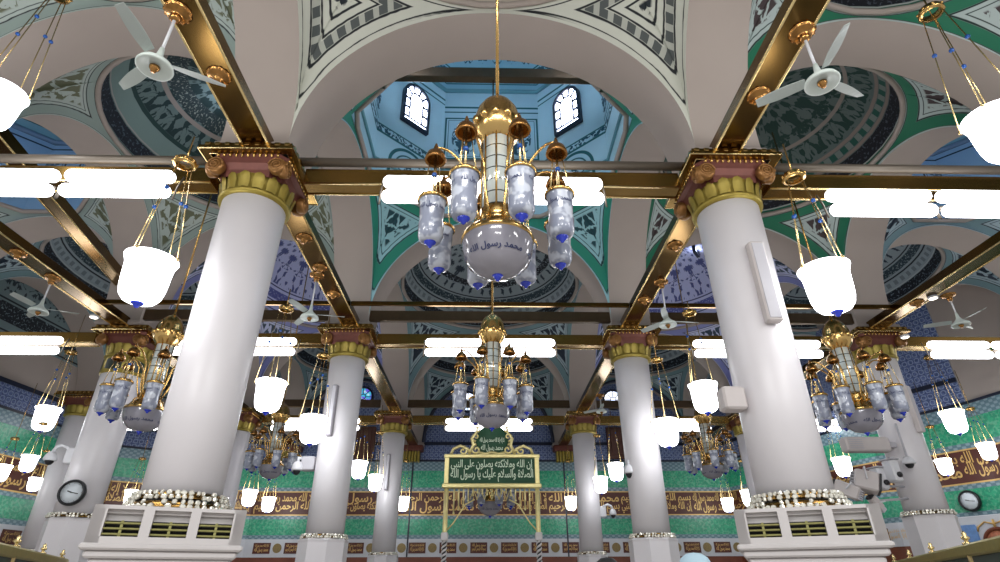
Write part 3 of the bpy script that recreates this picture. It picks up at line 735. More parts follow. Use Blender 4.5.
def vent_base(root, rz):
    """stepped stone plinth that ends in a box of air vents"""
    rt = Matrix.Rotation(rz, 4, 'Z')
    m = MB()
    for h, z0, z1 in ((.56, 0, .3), (.47, .3, 1.72), (.50, 1.72, 1.78), (.53, 1.78, 1.84), (.57, 1.84, 1.90), (.61, 1.90, 1.95)): m.bbox(-h, h, -h, h, z0, z1, .015, rt)
    m.build('plinth', M['stone'], root)
    b = MB(); H = .585; z0, z1 = 1.95, 2.24
    for f in range(4):
        q = rt @ Matrix.Rotation(f*PI/2, 4, 'Z')
        b.box(-H, H, -H, -H+.10, z0, z0+.05, q); b.box(-H, H, -H, -H+.10, z1-.03, z1, q)
        for a, c in ((-H, -.50), (-.22, -.14), (.14, .22), (.50, H)): b.box(a, c, -H, -H+.10, z0+.05, z1-.03, q)
    b.box(-H+.06, H-.06, -H+.06, H-.06, z1-.06, z1-.01, rt)
    vb = b.build('vent_box', M['stone'], root)
    d = MB(); d.box(-H+.10, H-.10, -H+.10, H-.10, z0, z1-.05, rt); d.build('vent_recess', M['stone'], vb)
    d = MB(); d.box(-H+.085, H-.085, -H+.085, H-.085, z0, z0+.175, rt); d.build('vent_backing', M['dark'], vb)
    for f in range(4):
        q = rt @ Matrix.Rotation(f*PI/2, 4, 'Z')
        for a, c in ((-.50, -.22), (-.14, .14), (.22, .50)):
            g = MB()
            for k in range(3): g.bbox(a, c, -H+.02, -H+.06, z0+.062+.042*k, z0+.078+.042*k, .005, q)
            g.box((a+c)/2-.010, (a+c)/2+.010, -H+.03, -H+.05, z0+.05, z0+.175, q)
            gr = g.build('vent_grille', M['ventbrass'], vb)
M['ventbrass'] = plain('vent_brass', (156, 152, 96), .4, .4, .3, 30)
def column(x, y, label, base, rz=0, zr=2.40, extra=False, group='marble columns', r=RS):
    root = empty('column', (x, y, 0), 0, label, 'column', group)
    if base == 'vent':
        vent_base(root, rz); s0 = 2.24
        crown_ring(root, 2.365, r+.015); crown_ring(root, 2.28, r+.065)
    else:
        pier_base(root, zr-.04); crown_ring(root, zr, r+.02); s0 = zr-.04
    shaft(root, s0, 5.79, r-.02, r); leaf_capital(root, extra)
    return root
column(-3, 5.78, 'big white marble column of the near pair, standing left of the middle chandelier', 'vent', .42, r=.375)
column(3, 5.78, 'big white marble column of the near pair, right, with a slim speaker on it', 'vent', -.42, r=.375)
column(-3, 11.18, 'white column of the second row, left, with white camera box on its side', 'pier', r=.36)
column(3, 11.18, 'white column of the second row, right of the hanging green sign frame', 'pier', r=.36)
column(-3, 17.78, 'thin far white column left of the gilded sign frame', 'pier', r=.355)
column(3, 17.78, 'thin far white column right of the gilded sign frame, with gooseneck camera', 'pier', r=.355)
column(-7.66, 11.3, 'white column carrying the round black wall clock, dark cartouches under its capital', 'pier', zr=2.76, extra=True)
column(8.3, 11.18, 'white column beside the cluster of white cameras, at the right', 'pier', zr=2.78)
column(-7.75, 17.5, 'far white column half hidden behind the big left column', 'pier', r=.36)
column(-11.5, 15.87, 'far white column half hidden behind the clock column', 'pier', r=.36)
hid = column(8.3, 17.78, 'x', 'pier', r=.36)
hid.name = 'pillar'; hid['kind'] = 'structure'
for k in ('label', 'category', 'group'): del hid[k]

# ------------------------------------------------------------------ brass tie beams
def tie_beam(name, p0, p1, w, z0, z1, mat, label, trim=True, group='brass tie beams', cat='beam'):
    """hollow-looking beam from p0 to p1 (plan) with bright edge beads along its lower arrises"""
    a, b = Vector((*p0, 0)), Vector((*p1, 0)); d = (b-a); L = d.length; rz = math.atan2(d.y, d.x)
    root = empty(name, (p0[0], p0[1], 0), rz, label, cat, group)
    MB().bbox(0, L, -w/2, w/2, z0, z1, .008).build('beam_body', mat, root)
    if trim:
        for s in (-1, 1):
            MB().tube([(0, s*(w/2-.01), z0), (L, s*(w/2-.01), z0)], .016, 6).build('edge_bead', M['edge'], root)
    return root
XL = [('-7.75', -7.7), ('-3', -2.93), ('3', 2.93), ('8.3', 8.25)]
names = ['long brass beam running back over the clock column', 'long brass beam running back over the left columns, with fan on it', 'long brass beam running back over the right columns, with fan on it', 'long brass beam running back over the right-hand side column']
for (t, x), nm in zip(XL, names):
    tie_beam('brass_beam', (x, .4), (x, 22.3), .34, 6.40, 6.56, M['bronze'], nm)
a, b = atz(38, 190, 7.3), atz(128, 293, 7.3)
_u = (b-a)/np.linalg.norm(b-a)
tie_beam('brass_beam', a-_u*1.5, b+_u*1.0, .26, 7.3, 7.5, M['bronze'], 'olive brass beam higher up, behind the far left long beam')
rowname = {1: 'near', 2: 'second', 3: 'third'}
bayname = ['far left aisle', 'left aisle', 'middle aisle', 'right aisle', 'far right aisle']
for j in (1, 2, 3):
    for i in range(5):
        x0, x1 = XS[i]+.585, XS[i+1]-.585
        tie_beam('cross_beam', (x0, YS[j]), (x1, YS[j]), .24, 6.13, 6.36, M['beam'], 'brass cross beam with tube lights, %s row of columns, %s' % (rowname[j], bayname[i]), True, 'brass cross beams')
for j in (2, 3):
    for i in range(1, 4):
        tie_beam('tie_beam', (XS[i]+HP, YS[j]-.3), (XS[i+1]-HP, YS[j]-.3), .1, 6.56, 6.80, M['tarnish'], 'dark brown tie beam above the tube lights, %s row, %s' % (rowname[j], bayname[i]), False, 'dark tie beams')
for i in range(5):
    o = MB().tube([(XS[i]+HP, YS[1]-.16, 6.43), (XS[i+1]-HP, YS[1]-.16, 6.43)], .06, 10).build('conduit', M['conduit'])
    tag(o, 'grey pipe along the top of the near cross beam, %s' % bayname[i], 'pipe', 'grey pipes')
for nm, x0, x1 in (('left aisle', -7.6, -3.1), ('middle aisle', -2.75, 2.75), ('right aisle', 3.1, 8.1)):
    y = 9.9; z = 6.46
    o = MB().bbox(x0, x1, y-.03, y+.03, z, z+.09, .008).build('gold_rail', M['bronze']); tag(o, 'thin gold rail crossing high between the columns, %s' % nm, 'rail', 'thin gold rails')
o = MB().bbox(-2.5, 2.5, 8.40, 8.58, 11.2, 11.5, .02).build('dome_beam', M['tarnish']); tag(o, 'dark brown beam crossing the blue painted dome under its windows', 'beam')

# ceiling roses on the long beams
rose_me = None
def rose(x, y, label, z=6.40):
    global rose_me
    if rose_me is None:
        m = MB(); m.lathe([(1e-4, -.10), (.035, -.10), (.04, -.07), (.05, -.06), (.055, -.045), (.10, -.035), (.12, -.02), (.12, -.005), (.13, 0), (1e-4, 0)], 20, cap=False)
        for k in range(12): m.ball((.112*math.cos(2*PI*k/12), .112*math.sin(2*PI*k/12), -.02), .014, 6)
        rose_me = m.build('ceiling_rose', M['copper']).data; o = bpy.data.objects['ceiling_rose']
    else: o = meshobj('ceiling_rose', rose_me)
    o.location = (x, y, z); tag(o, label, 'ceiling rose', 'copper roses on the beams'); return o

# ------------------------------------------------------------------ fluorescent fittings
def capsule(x0, x1, z, r, n=14):
    L = x1-x0; pr = [(r*math.sin(PI/2*i/5)+1e-5, x0+r-r*math.cos(PI/2*i/5)) for i in range(6)]+[(r*math.sin(PI/2*i/5)+1e-5, x1-r+r*math.cos(PI/2*i/5)) for i in range(5, -1, -1)]
    m = MB(); m.lathe(pr, n, Matrix.Translation((0, 0, z)) @ Matrix.Rotation(PI/2, 4, 'Y'), cap=False); return m
LH = 1.32
fix_proto = None
def fixture(x, y, z, label, group='fluorescent twin tube fittings'):
    """twin tube light, centre at x on the front of a cross beam"""
    global fix_proto
    if fix_proto is None:
        root = empty('tube_light')
        h = MB(); h.bbox(-LH/2+.12, LH/2-.12, .07, .12, -.07, .07, .02)
        for sx in (-1, 1): h.tube([(sx*(LH/2+.03), -.02, -.20), (sx*(LH/2+.03), .0, 0), (sx*(LH/2+.03), .06, .2)], .012, 6)
        h.build('housing', M['conduit'], root)
        for zz in (-.110, .110): capsule(-LH/2, LH/2, zz, .084).build('tube', M['tube'], root)
        for c in root.children:
            if c.name.startswith('tube'): 
                for v in c.data.vertices: v.co.y -= .06
        fix_proto = root; o = root
    else: o = copy_tree(fix_proto)
    o.location = (x, y-.24, z); tag(o, label, 'tube light', group); return o
BC = [-10.2, -5.4, 0, 5.65, 10.7]
for j in (1, 2, 3):
    for i in range(5):
        if j == 1 and i in (0, 4): continue
        for k, s in ((0, -1), (1, 1)):
            fixture(BC[i]+s*.70+({1: .13, 3: -.15}.get(i, 0) if j == 1 else 0), YS[j], {1: 5.90, 2: 5.98, 3: 6.02}[j]-(.13 if (j, i) == (1, 3) else 0)+(.04 if (j, i) == (1, 1) else 0), 'white twin tube light, %s unit, %s cross beam, %s' % (('left', 'right')[k], rowname[j], bayname[i]))

# ------------------------------------------------------------------ hanging urn lamps
URN = [(.02, -.02), (.10, -.012), (.165, .018), (.205, .07), (.226, .15), (.236, .26), (.243, .40), (.25, .46), (.27, .51), (.28, .535), (.255, .55), (1e-4, .55)]
shade_me = {}
def wall_depth(px, py):
    d = ray(px, py); ts = []
    for pl in PL.values():
        for a, b in zip(pl[:-1], pl[1:]):
            ex, ey = b[0]-a[0], b[1]-a[1]; den = d[0]*ey-d[1]*ex
            if abs(den) < 1e-9: continue
            t = ((a[0]-CAM[0])*ey-(a[1]-CAM[1])*ex)/den; q = ((a[0]-CAM[0])*d[1]-(a[1]-CAM[1])*d[0])/den
            if t > 0 and 0 <= q <= 1: ts.append(t)
    return min(ts) if ts else 99
def urn_lamp(px, y0, y1, w, ring, label, Yat=None, real=.52, rodtop=None):
    dep = FPX*real/w; dep = min(dep, wall_depth(px, (y0+y1)/2)*.93)
    if Yat: dep = (aty(px, (y0+y1)/2, Yat)-CAM)@CF
    p = atd(px, (y0+y1)/2, dep); X, Y = p[0], p[1]
    S = w*dep/FPX/.56
    zb, ztp = aty(px, y1, Y)[2], aty(px, y0, Y)[2]
    zr = aty(ring[0], ring[1], Y)[2] if ring else ztp+1.0
    h = .55; zc = (zb+ztp)/2; z0 = zc-h*S/2
    rt = z0+h*S
    L = max(.35, zr-rt)/S
    root = empty('hanging_lamp', (X, Y, z0), random.uniform(0, 2), label, 'hanging lamp', 'lit white urn lamps'); root.scale = (S, S, S)
    if not shade_me:
        m = MB(); m.lathe(URN, 32, cap=False); o = m.build('glass_shade', M['globe'], root); shade_me['s'] = o.data
        f = MB(); f.lathe([(1e-4, -.08), (.015, -.075), (.028, -.06), (.034, -.045), (.06, -.03), (.075, -.012), (1e-4, .0)], 16, cap=False); shade_me['f'] = f.build('glass_finial', M['blue'], root).data
        r = MB(); r.lathe([(.10, 0), (.135, .01), (.14, .04), (.125, .06), (.12, .09), (.10, .095), (.085, .05), (.10, 0)], 24, cap=False)
        for k in range(8): r.ball((.135*math.cos(2*PI*k/8), .135*math.sin(2*PI*k/8), .05), .02, 6)
        o = r.build('hanger_ring', M['brass'], root); shade_me['r'] = o.data; o.location = (0, 0, h+L)
    else:
        meshobj('glass_shade', shade_me['s'], root); meshobj('glass_finial', shade_me['f'], root); meshobj('hanger_ring', shade_me['r'], root, (0, 0, h+L))
    for k in range(4):
        a = 2*PI*k/4+.3
        p0 = Vector((.10*math.cos(a), .10*math.sin(a), h+L+.03)); p1 = Vector((.29*math.cos(a), .29*math.sin(a), h-.02))
        c = MB(); c.tube([p0, p1], .007, 5); c.ball(p1, .022, 6); ch = c.build('chain', M['edge'], root)
        b = MB(); b.ball(p0.lerp(p1, .35+.12*(k % 2)), .028, 8); b.build('bead', M['bead'], ch)
    top = max(6.45, zr+.3) if rodtop is None else rodtop
    MB().tube([(0, 0, h+L+.08), (0, 0, (top-z0)/S)], .011, 6).build('hanger_rod', M['brass'], root)
    return root
LAMPS = [
 (145, 251, 310, 50, (186, 166), 'lit urn lamp hanging close left of the big left column', 5.2),
 (830, 261, 318, 49, (790, 180), 'lit urn lamp hanging close right of the big right column', 5.2),
 (-7, 80, 136, 45, (78, -3), 'largest lit urn lamp cut by the left edge of the photo'),
 (1003, 98, 176, 53, (911, 14), 'largest lit urn lamp cut by the right edge of the photo'),
 (269, 376, 417, 31, (287, 311), 'lit urn lamp right of the big left column, upper of two there'),
 (312, 413, 447, 27, (322, 358), 'lit urn lamp touching the left column of the second row', 10.3),
 (705, 378, 418, 29, (690, 315), 'lit urn lamp beside a pale box on the big right column'),
 (667, 417, 449, 26, (656, 362), 'lit urn lamp touching the right column of the second row', 10.3),
 (359, 458, 482, 16.5, (366, 425), 'small lit urn lamp between left second-row and far columns, upper one'),
 (375, 472, 494, 15, (379, 434), 'small lit urn lamp against the far left column, lower one', 16.8),
 (616, 460, 484, 16.5, (611, 419), 'small lit urn lamp beside the camera of the right second-row column'),
 (601, 474, 496, 15, (597, 437), 'small lit urn lamp against the far right column', 16.8),
 (45, 404, 434, 23, (64, 354), 'lit urn lamp hanging at far left under the violet round window'),
 (28, 454, 473, 15.5, (40, 425), 'small lit urn lamp near the white camera of the clock column', 10.4),
 (1, 464, 482, 15.5, (12, 440), 'small lit urn lamp cut by the left edge, low'),
 (34, 477, 492, 12.5, (42, 452), 'smallest lit urn lamp left of the wall clock'),
 (131, 489, 506, 14, (137, 460), 'small lit urn lamp between clock column and big left column'),
 (249, 489, 507, 15, (254, 462), 'small lit urn lamp right of the big left column, low'),
 (268, 496, 513, 13.5, (272, 470), 'small lit urn lamp under the left far chandelier'),
 (403, 493, 515, 13, (404, 462), 'small lit urn lamp left of the gilded sign frame'),
 (571, 493, 514, 12.5, (569, 462), 'small lit urn lamp right of the gilded sign frame'),
 (728, 497, 513, 12.5, (722, 470), 'small lit urn lamp under the right far chandelier'),
 (749, 489, 507, 15, (743, 462), 'small lit urn lamp at the left edge of the big right column, low'),
 (843, 456, 478, 18, (835, 420), 'lit urn lamp between the big right column and the camera cluster'),
 (945, 458, 476, 15, (934, 428), 'small lit urn lamp over the maroon band at right'),
 (988, 442, 461, 16, (977, 410), 'small lit urn lamp at the right edge over the maroon band'),
 (955, 408, 436, 22, (936, 359), 'lit urn lamp in front of the blue tiles at right'),
]
for l in LAMPS: urn_lamp(*l)
# the same kind of lamp, seen as small bulbs between the far columns
# ------------------------------------------------------------------ ceiling fans
fan_p = None
def fan(x, y, z, label, spin, top=6.33):
    """bell-shaped white motor, blades at rest, rod up to the beam"""
    global fan_p
    root = empty('ceiling_fan', (x, y, z), spin, label, 'ceiling fan', 'white ceiling fans')
    if fan_p is None:
        m = MB(); m.lathe([(1e-4, .015), (.10, .01), (.135, -.015), (.15, -.01), (.152, .0), (.14, .03), (.09, .07), (.05, .11), (.03, .15), (.02, .24)], 32); a = m.build('motor', M['fan'], root).data
        h = MB(); h.lathe([(1e-4, -.06), (.02, -.055), (.03, -.03), (.04, -.02), (.045, .0), (1e-4, .012)], 16, cap=False); b = h.build('hub', M['copper'], root).data
        bl = MB(); n = 8; vs = []
        for i in range(n+1):
            t = i/n; r = .12+.44*t; w = .036+.016*math.sin(PI*min(1, t*1.1)) if t < .95 else .03
            for s in (-1, 1):
                for dz in (0, .008): vs.append((r, s*w, .07+s*.018+dz))
        fs = []
        for i in range(n):
            q = 4*i; fs += [(q, q+4, q+6, q+2), (q+1, q+3, q+7, q+5), (q, q+1, q+5, q+4), (q+2, q+6, q+7, q+3)]
        fs += [(0, 2, 3, 1), (4*n, 4*n+1, 4*n+3, 4*n+2)]
        bl.add(vs, fs, False); o = bl.build('blade', M['fanblade'], root); fan_p = (a, b, o.data)
    else:
        meshobj('motor', fan_p[0], root); meshobj('hub', fan_p[1], root); o = meshobj('blade', fan_p[2], root)
    for k in (1, 2):
        c = meshobj('blade', fan_p[2], root); c.rotation_euler = (0, 0, 2*PI*k/3)
    MB().tube([(0, 0, .22), (0, 0, top-z)], .014, 8).build('rod', M['white'], root)
    MB().lathe([(1e-4, 0), (.03, 0), (.05, .03), (.05, .06), (1e-4, .06)], 16, Matrix.Translation((0, 0, top-z-.06)), cap=False).build('rod_cap', M['copper'], root)
for px, top, lab, sp in (((141, 67), (178, 12), 'white ceiling fan under the near left long beam', .5), ((835, 83), (802, 32), 'white ceiling fan under the near right long beam', 2.5),
                    ((311, 318), (317, 275), 'small white fan beside the left second-row capital', .2), ((668, 325), (661, 282), 'small white fan beside the right second-row capital', .1),
                    ((42, 312), (53, 278), 'white fan at far left above the tube lights', .4), ((960, 325), (948, 295), 'white fan at far right above the tube lights', .6),
                    ((603, 412), (600, 395), 'tiny far fan beside the right far capital', .4), ((780, 435), (775, 415), '', 0)):
    if not lab: continue
    A = atz(*top, 6.40); B = aty(*px, A[1]); fan(A[0], A[1], B[2], lab, sp)
    rose(A[0], A[1], 'copper rose holding the '+lab.replace('white ', '').replace('ceiling ', ''))
ROSES = [((213, 93), 'copper rose on the left long beam next to the big left capital'), ((762, 106), 'copper rose on the right long beam next to the big right capital'),
         ((302, 249), 'copper rose on the left beam between big and second-row columns, upper'), ((318, 278), 'copper rose on the left beam just before the second-row capital'),
         ((677, 258), 'copper rose on the right beam between big and second-row columns, upper'), ((332, 305), 'copper rose nearest the left second-row capital'), ((646, 312), 'copper rose nearest the right second-row capital'),
         ((22, 246), 'copper rose on the far left long beam, upper'), ((55, 272), 'copper rose on the far left long beam, lower'), ((920, 310), 'copper rose on the far right long beam')]
for (x, y), lab in ROSES:
    A = atz(x, y, 6.38)
    bx = min((-7.7, -2.93, 2.93, 8.25), key=lambda v: abs(v-A[0]))
    A = CAM+ray(x, y)*((bx-CAM[0])/ray(x, y)[0]) if abs(ray(x, y)[0]) > .15 else A
    rose(bx, A[1], lab)

# ------------------------------------------------------------------ chandeliers
ch_proto = None
def chandelier(x, y, z, label, rod_top=8.8, rz=0):
    """origin at the bottom of the bowl"""
    global ch_proto
    if ch_proto is not None:
        o = copy_tree(ch_proto); o.location = (x, y, z); o.rotation_euler = (0, 0, rz); tag(o, label, 'chandelier', 'gilded chandeliers')
        for c in o.children:
            if c.name.split('.')[0] == 'rod': c.scale = (1, 1, (rod_top-z-1.9)/(10-1.9)); c.location = (0, 0, 1.9)
        return o
    root = empty('chandelier', (x, y, z), rz, label, 'chandelier', 'gilded chandeliers'); ch_proto = root
    b = MB(); b.lathe([(.03, -.0), (.09, .012), (.16, .035), (.20, .07), (.235, .10), (.262, .15), (.280, .22), (.288, .28), (.285, .325), (.27, .335), (.27, .32), (1e-4, .30)], 40, cap=False)
    bowl = b.build('bowl', M['bowlglass'], root)
    MB().lathe([(1e-4, -.05), (.012, -.045), (.025, -.02), (.045, .0), (1e-4, .012)], 14, cap=False).build('bowl_finial', M['blue'], bowl)
    t = MB()
    for k in range(3):
        put_text(t, T_MUH, 2.4, .06, lambda a, h, k=k: (((.240+.45*h)*math.cos(-PI*.5+(a/2.4-.5)*PI*.56+k*PI*2/3)), ((.240+.45*h)*math.sin(-PI*.5+(a/2.4-.5)*PI*.56+k*PI*2/3)), .085+h*.72), .02)
    # lettering lies on the curved flank
    for i, p in enumerate(t.v):
        x_, y_, z_ = p; a = math.atan2(y_, x_); hh = (z_-.085)/.72; zz = .105+hh
        r = np.interp(zz, [.07, .10, .15, .22, .28], [.20, .235, .262, .28, .288])+.006
        t.v[i] = (r*math.cos(a), r*math.sin(a), zz)
    t.build('bowl_lettering', M['ink'], bowl)
    g = MB(); g.lathe([(.292, .30), (.298, .325), (.29, .345), (.25, .37), (.22, .42), (.15, .47), (.13, .48), (.145, .50), (.15, .53), (.145, .56), (.15, .60), (.13, .61), (.1, .615)], 36); g.build('cup', M['brass'], root)
    c = MB(); c.lathe([(.132, .60), (.132, 1.40)], 24); cyl = c.build('crystal_column', M['crystal'], root)
    for k in range(8):
        a = 2*PI*k/8
        m = MB(); m.tube([(.138*math.cos(a), .138*math.sin(a), .60), (.138*math.cos(a), .138*math.sin(a), 1.40)], .009, 6); m.build('gilt_bar', M['brass'], cyl)
    d = MB(); d.lathe([(.125, 1.36), (.14, 1.37), (.15, 1.40), (.19, 1.44), (.205, 1.50), (.215, 1.53), (.215, 1.60), (.21, 1.62), (.205, 1.66), (.185, 1.74), (.14, 1.82), (.09, 1.87), (.04, 1.90), (.02, 1.94), (.012, 2.0)], 36)
    for k in range(12):
        a = 2*PI*k/12; d.ball((.205*math.cos(a), .205*math.sin(a), 1.565), .042, 8, 1.2)
    d.build('crown_dome', M['brass'], root)
    rd = MB(); rd.tube([(0, 0, 0), (0, 0, 8.1)], .016, 8); r_ = rd.build('rod', M['brass'], root); r_.location = (0, 0, 1.9); r_.scale = (1, 1, (rod_top-z-1.9)/8.1)
    parts = {}
    for k in range(8):
        a = 2*PI*(k+.5)/8; rt = Matrix.Rotation(a, 4, 'Z')
        def sub(nm, mb, mat, par):
            if nm not in parts: o = mb().build(nm, mat, par); parts[nm] = o.data
            else: o = meshobj(nm, parts[nm], par)
            return o
        def arm_():
            m = MB(); pts = []
            for i in range(15):
                t_ = i/14
                if t_ < .5: q = t_/.5; pts.append((.15+.10*math.sin(q*PI/2)-.0, 0, .50+.45*q))
                else: q = (t_-.5)/.5; pts.append((.25+.30*q, 0, .95+.20*math.sin(q*PI*.62)/math.sin(PI*.62)))
            m.tube(pts, .012, 6)
            m.tube([(.15+.05*math.cos(th), 0, .44+.05*math.sin(th)) for th in np.linspace(0, 5, 12)], .012, 6); return m
        arm = sub('arm', arm_, M['brass'], root); arm.rotation_euler = (0, 0, a)
        cp_ = sub('canopy', lambda: MB().lathe([(.07, 1.02), (.088, 1.01), (.092, 1.022), (.086, 1.05), (.07, 1.09), (.045, 1.115), (.02, 1.135), (.022, 1.15), (.008, 1.20)], 20, Matrix.Translation((.55, 0, 0)), cap=False), M['copper'], arm)
        def gl_():
            m = MB(); m.lathe([(1e-4, .20), (.05, .20), (.08, .212), (.097, .25), (.10, .36), (.094, .39), (.096, .42), (.102, .56), (.110, .585), (.113, .60), (.08, .60), (1e-4, .595)], 24, Matrix.Translation((.55, 0, 0)), cap=False); return m
        sub('lamp_glass', gl_, M['frost'], arm)
        sub('lamp_rim', lambda: MB().lathe([(.114, .58), (.124, .592), (.12, .61), (.10, .625), (.06, .63), (1e-4, .63)], 24, Matrix.Translation((.55, 0, 0)), cap=False), M['brass'], arm)
        sub('lamp_finial', lambda: MB().lathe([(1e-4, .15), (.012, .155), (.02, .172), (.042, .188), (.052, .203), (1e-4, .212)], 14, Matrix.Translation((.55, 0, 0)), cap=False), M['blue'], arm)
        def tx_():
            m = MB()
            for q in range(2): put_text(m, T_MUH, .26, .055, lambda u, v, q=q: (.55+.1025*math.cos(-PI*.5-1.3+u/.1+q*PI), .1025*math.sin(-PI*.5-1.3+u/.1+q*PI), .47+v), .02)
            return m
        sub('lamp_lettering', tx_, M['ink'], arm)
        def chs_():
            m = MB(); m.tube([(.55, 0, .62), (.55, 0, 1.1)], .009, 6)
            for q in range(3):
                th = 2*PI*q/3; m.tube([(.55+.03*math.cos(th), .03*math.sin(th), 1.08), (.55+.09*math.cos(th), .09*math.sin(th), .61)], .005, 5)
            return m
        sub('lamp_chain', chs_, M['edge'], arm)
        sub('lamp_bead', lambda: MB().ball((.55, 0, .86), .024, 8), M['bead'], arm)
    return root
chandelier(.02, 3.8, 3.76, 'large gilded chandelier hanging in the middle below the blue dome', 10.6, -.09)
chandelier(.02, 8.49, 3.72, 'gilded chandelier hanging in the middle above the gilded sign frame', 11.3, .1)
chandelier(-5.25, 8.49, 3.66, 'gilded chandelier half hidden behind the big left column', 9.8, .2)
chandelier(5.78, 8.49, 3.66, 'gilded chandelier at right before the column with cameras', 9.8, .3)
chandelier(-5.4, 14.45, 3.92, 'far gilded chandelier between big left and left second-row columns', 10.6, .1)
chandelier(5.62, 14.45, 3.92, 'far gilded chandelier left of the big right column', 10.6, .2)
chandelier(.03, 14.5, 3.08, 'far chandelier seen below the sign through the gilded fringe', 9.8, .0)

# ------------------------------------------------------------------ gilded sign frame
def sign_frame():
    Y = 12.9
    P = lambda x, y: aty(x, y, Y)
    xl, xr = P(446, 500)[0], P(537.5, 500)[0]; xc = (xl+xr)/2
    zt, zb, zr = P(490, 455)[2], P(490, 485)[2], P(490, 534)[2]
    root = empty('sign_frame', (xc, Y, 0), 0, 'gilded free-standing frame with green calligraphy sign and hanging gold fringe', 'sign frame')
    h = (xr-xl)/2
    for s in (-1, 1):
        p = MB(); p.lathe([(.055, zr), (.05, zr+.05), (.05, zb)], 14, Matrix.Translation((s*h, 0, 0))); post = p.build('post', M['cream_gold'], root)
        b = MB(); b.bbox(s*h-.075, s*h+.075, -.075, .075, zr-.13, zr+.03, .015); b.build('post_collar', M['stone'], post)
        m = MB(); m.lathe([(.045, 0), (.045, zr-.12)], 12, Matrix.Translation((s*h, 0, 0))); m.build('twisted_core', M['black'], post)
        tw = MB()
        for q in range(2):
            tw.tube([(s*h+.04*math.cos(t*2*PI/.17+q*PI), .04*math.sin(t*2*PI/.17+q*PI), t) for t in np.linspace(.02, zr-.13, 150)], .022, 6)
        tw.build('twisted_strand', M['stone'], post)
    bd = MB(); bd.box(-h+.04, h-.04, -.02, .03, zb, zt-.03); board = bd.build('sign_board', M['signgreen'], root)
    fr = MB(); fr.bbox(-h-.08, h+.08, -.06, .06, zt-.07, zt+.01, .015); fr.bbox(-h-.10, h+.10, -.07, .07, zb-.07, zb+.03, .02)
    fr.bbox(-h-.06, -h+.04, -.05, .05, zb, zt, .01); fr.bbox(h-.04, h+.06, -.05, .05, zb, zt, .01); fr.build('sign_border', M['cream_gold'], root)
    t = MB(); W = 2*h-.16; H = zt-zb-.16
    put_text(t, T_SAL, W, H*.56, lambda a, b: (-W/2+a, -.027, zb+.06+b), .02)
    put_text(t, T_INN, W, H*.56, lambda a, b: (-W/2+a, -.028, zb+.06+H*.45+b), .02)
    t.build('sign_lettering', M['ivory'], board)
    # cresting: scrolls rising to two horns round a green medallion
    sc_ = MB()
    def spiral(cx, cz, r, turns, dirn, a0, rad):
        sc_.tube([(cx+r*(1-i/26)*math.cos(a0+dirn*turns*2*PI*i/26), 0, cz+r*(1-i/26)*math.sin(a0+dirn*turns*2*PI*i/26)) for i in range(24)], [rad*(1-.5*i/26) for i in range(24)], 6)
    for s in (-1, 1):
        sc_.tube([(s*(h*.93), 0, zt), (s*h*.88, 0, zt+.13), (s*h*.72, 0, zt+.20), (s*h*.55, 0, zt+.13), (s*h*.5, 0, zt+.02)], .035, 8)
        spiral(s*h*.66, zt+.09, .10, 1.4, s, PI/2, .03)
        spiral(s*h*.36, zt+.12, .12, 1.5, -s, PI/2, .034)
        sc_.tube([(s*h*.52, 0, zt+.02), (s*h*.42, 0, zt+.22), (s*h*.47, 0, zt+.36), (s*h*.36, 0, zt+.50), (s*h*.33, 0, zt+.62)], [.04, .04, .035, .03, .015], 8)
        spiral(s*h*.37, zt+.40, .10, 1.3, s, -PI/2, .028); spiral(s*h*.35, zt+.58, .07, 1.3, -s, -PI/2, .022)
        sc_.tube([(s*h*.3, 0, zt+.05), (s*h*.15, 0, zt+.02), (0, 0, zt+.06)], .035, 8)
    sc_.build('cresting', M['cream_gold'], root)
    md = MB(); md.lathe([(1e-4, -.03), (.36, -.03), (.38, 0), (.36, .02), (1e-4, .02)], 32, Matrix.Translation((0, .03, zt+.30)) @ Matrix.Rotation(PI/2, 4, 'X'), cap=False); mdo = md.build('medallion', M['signgreen'], root)
    tt = MB(); put_text(tt, T_MUH, .5, .16, lambda a, b: (-.25+a, -.012, zt+.07+b), .02); put_text(tt, T_LA, .56, .14, lambda a, b: (-.28+a, -.012, zt+.25+b), .02); tt.build('medallion_lettering', M['ivory'], mdo)
    # fringe of rods, longest at the sides
    for k in range(17):
        u = -1+2*(k+.5)/17; x = u*(h-.12); L = .10+.72*max(0, abs(u)-.42)**.8 if abs(u) > .42 else .10+.16*(.42-abs(u))
        m = MB(); m.tube([(x, 0, zb-.05), (x, 0, zb-.05-L)], .016, 6); m.ball((x, 0, zb-.05-L), .024, 6); m.build('fringe_rod', M['cream_gold'], root)
    ar = MB()
    for s in (-1, 1):
        ar.tube([(s*(h-.02), 0, zr+.05), (s*(h-.18), 0, zr+.22), (s*(h-.42), 0, zb-.40), (s*(h-.62), 0, zb-.30)], .016, 6)
    for k in range(6):
        u = -.4+.16*k; ar.tube([(u-.08, 0, zb-.30), (u, 0, zb-.10), (u+.08, 0, zb-.30)], .012, 5)
    ar.build('fringe_arch', M['cream_gold'], root)
sign_frame()

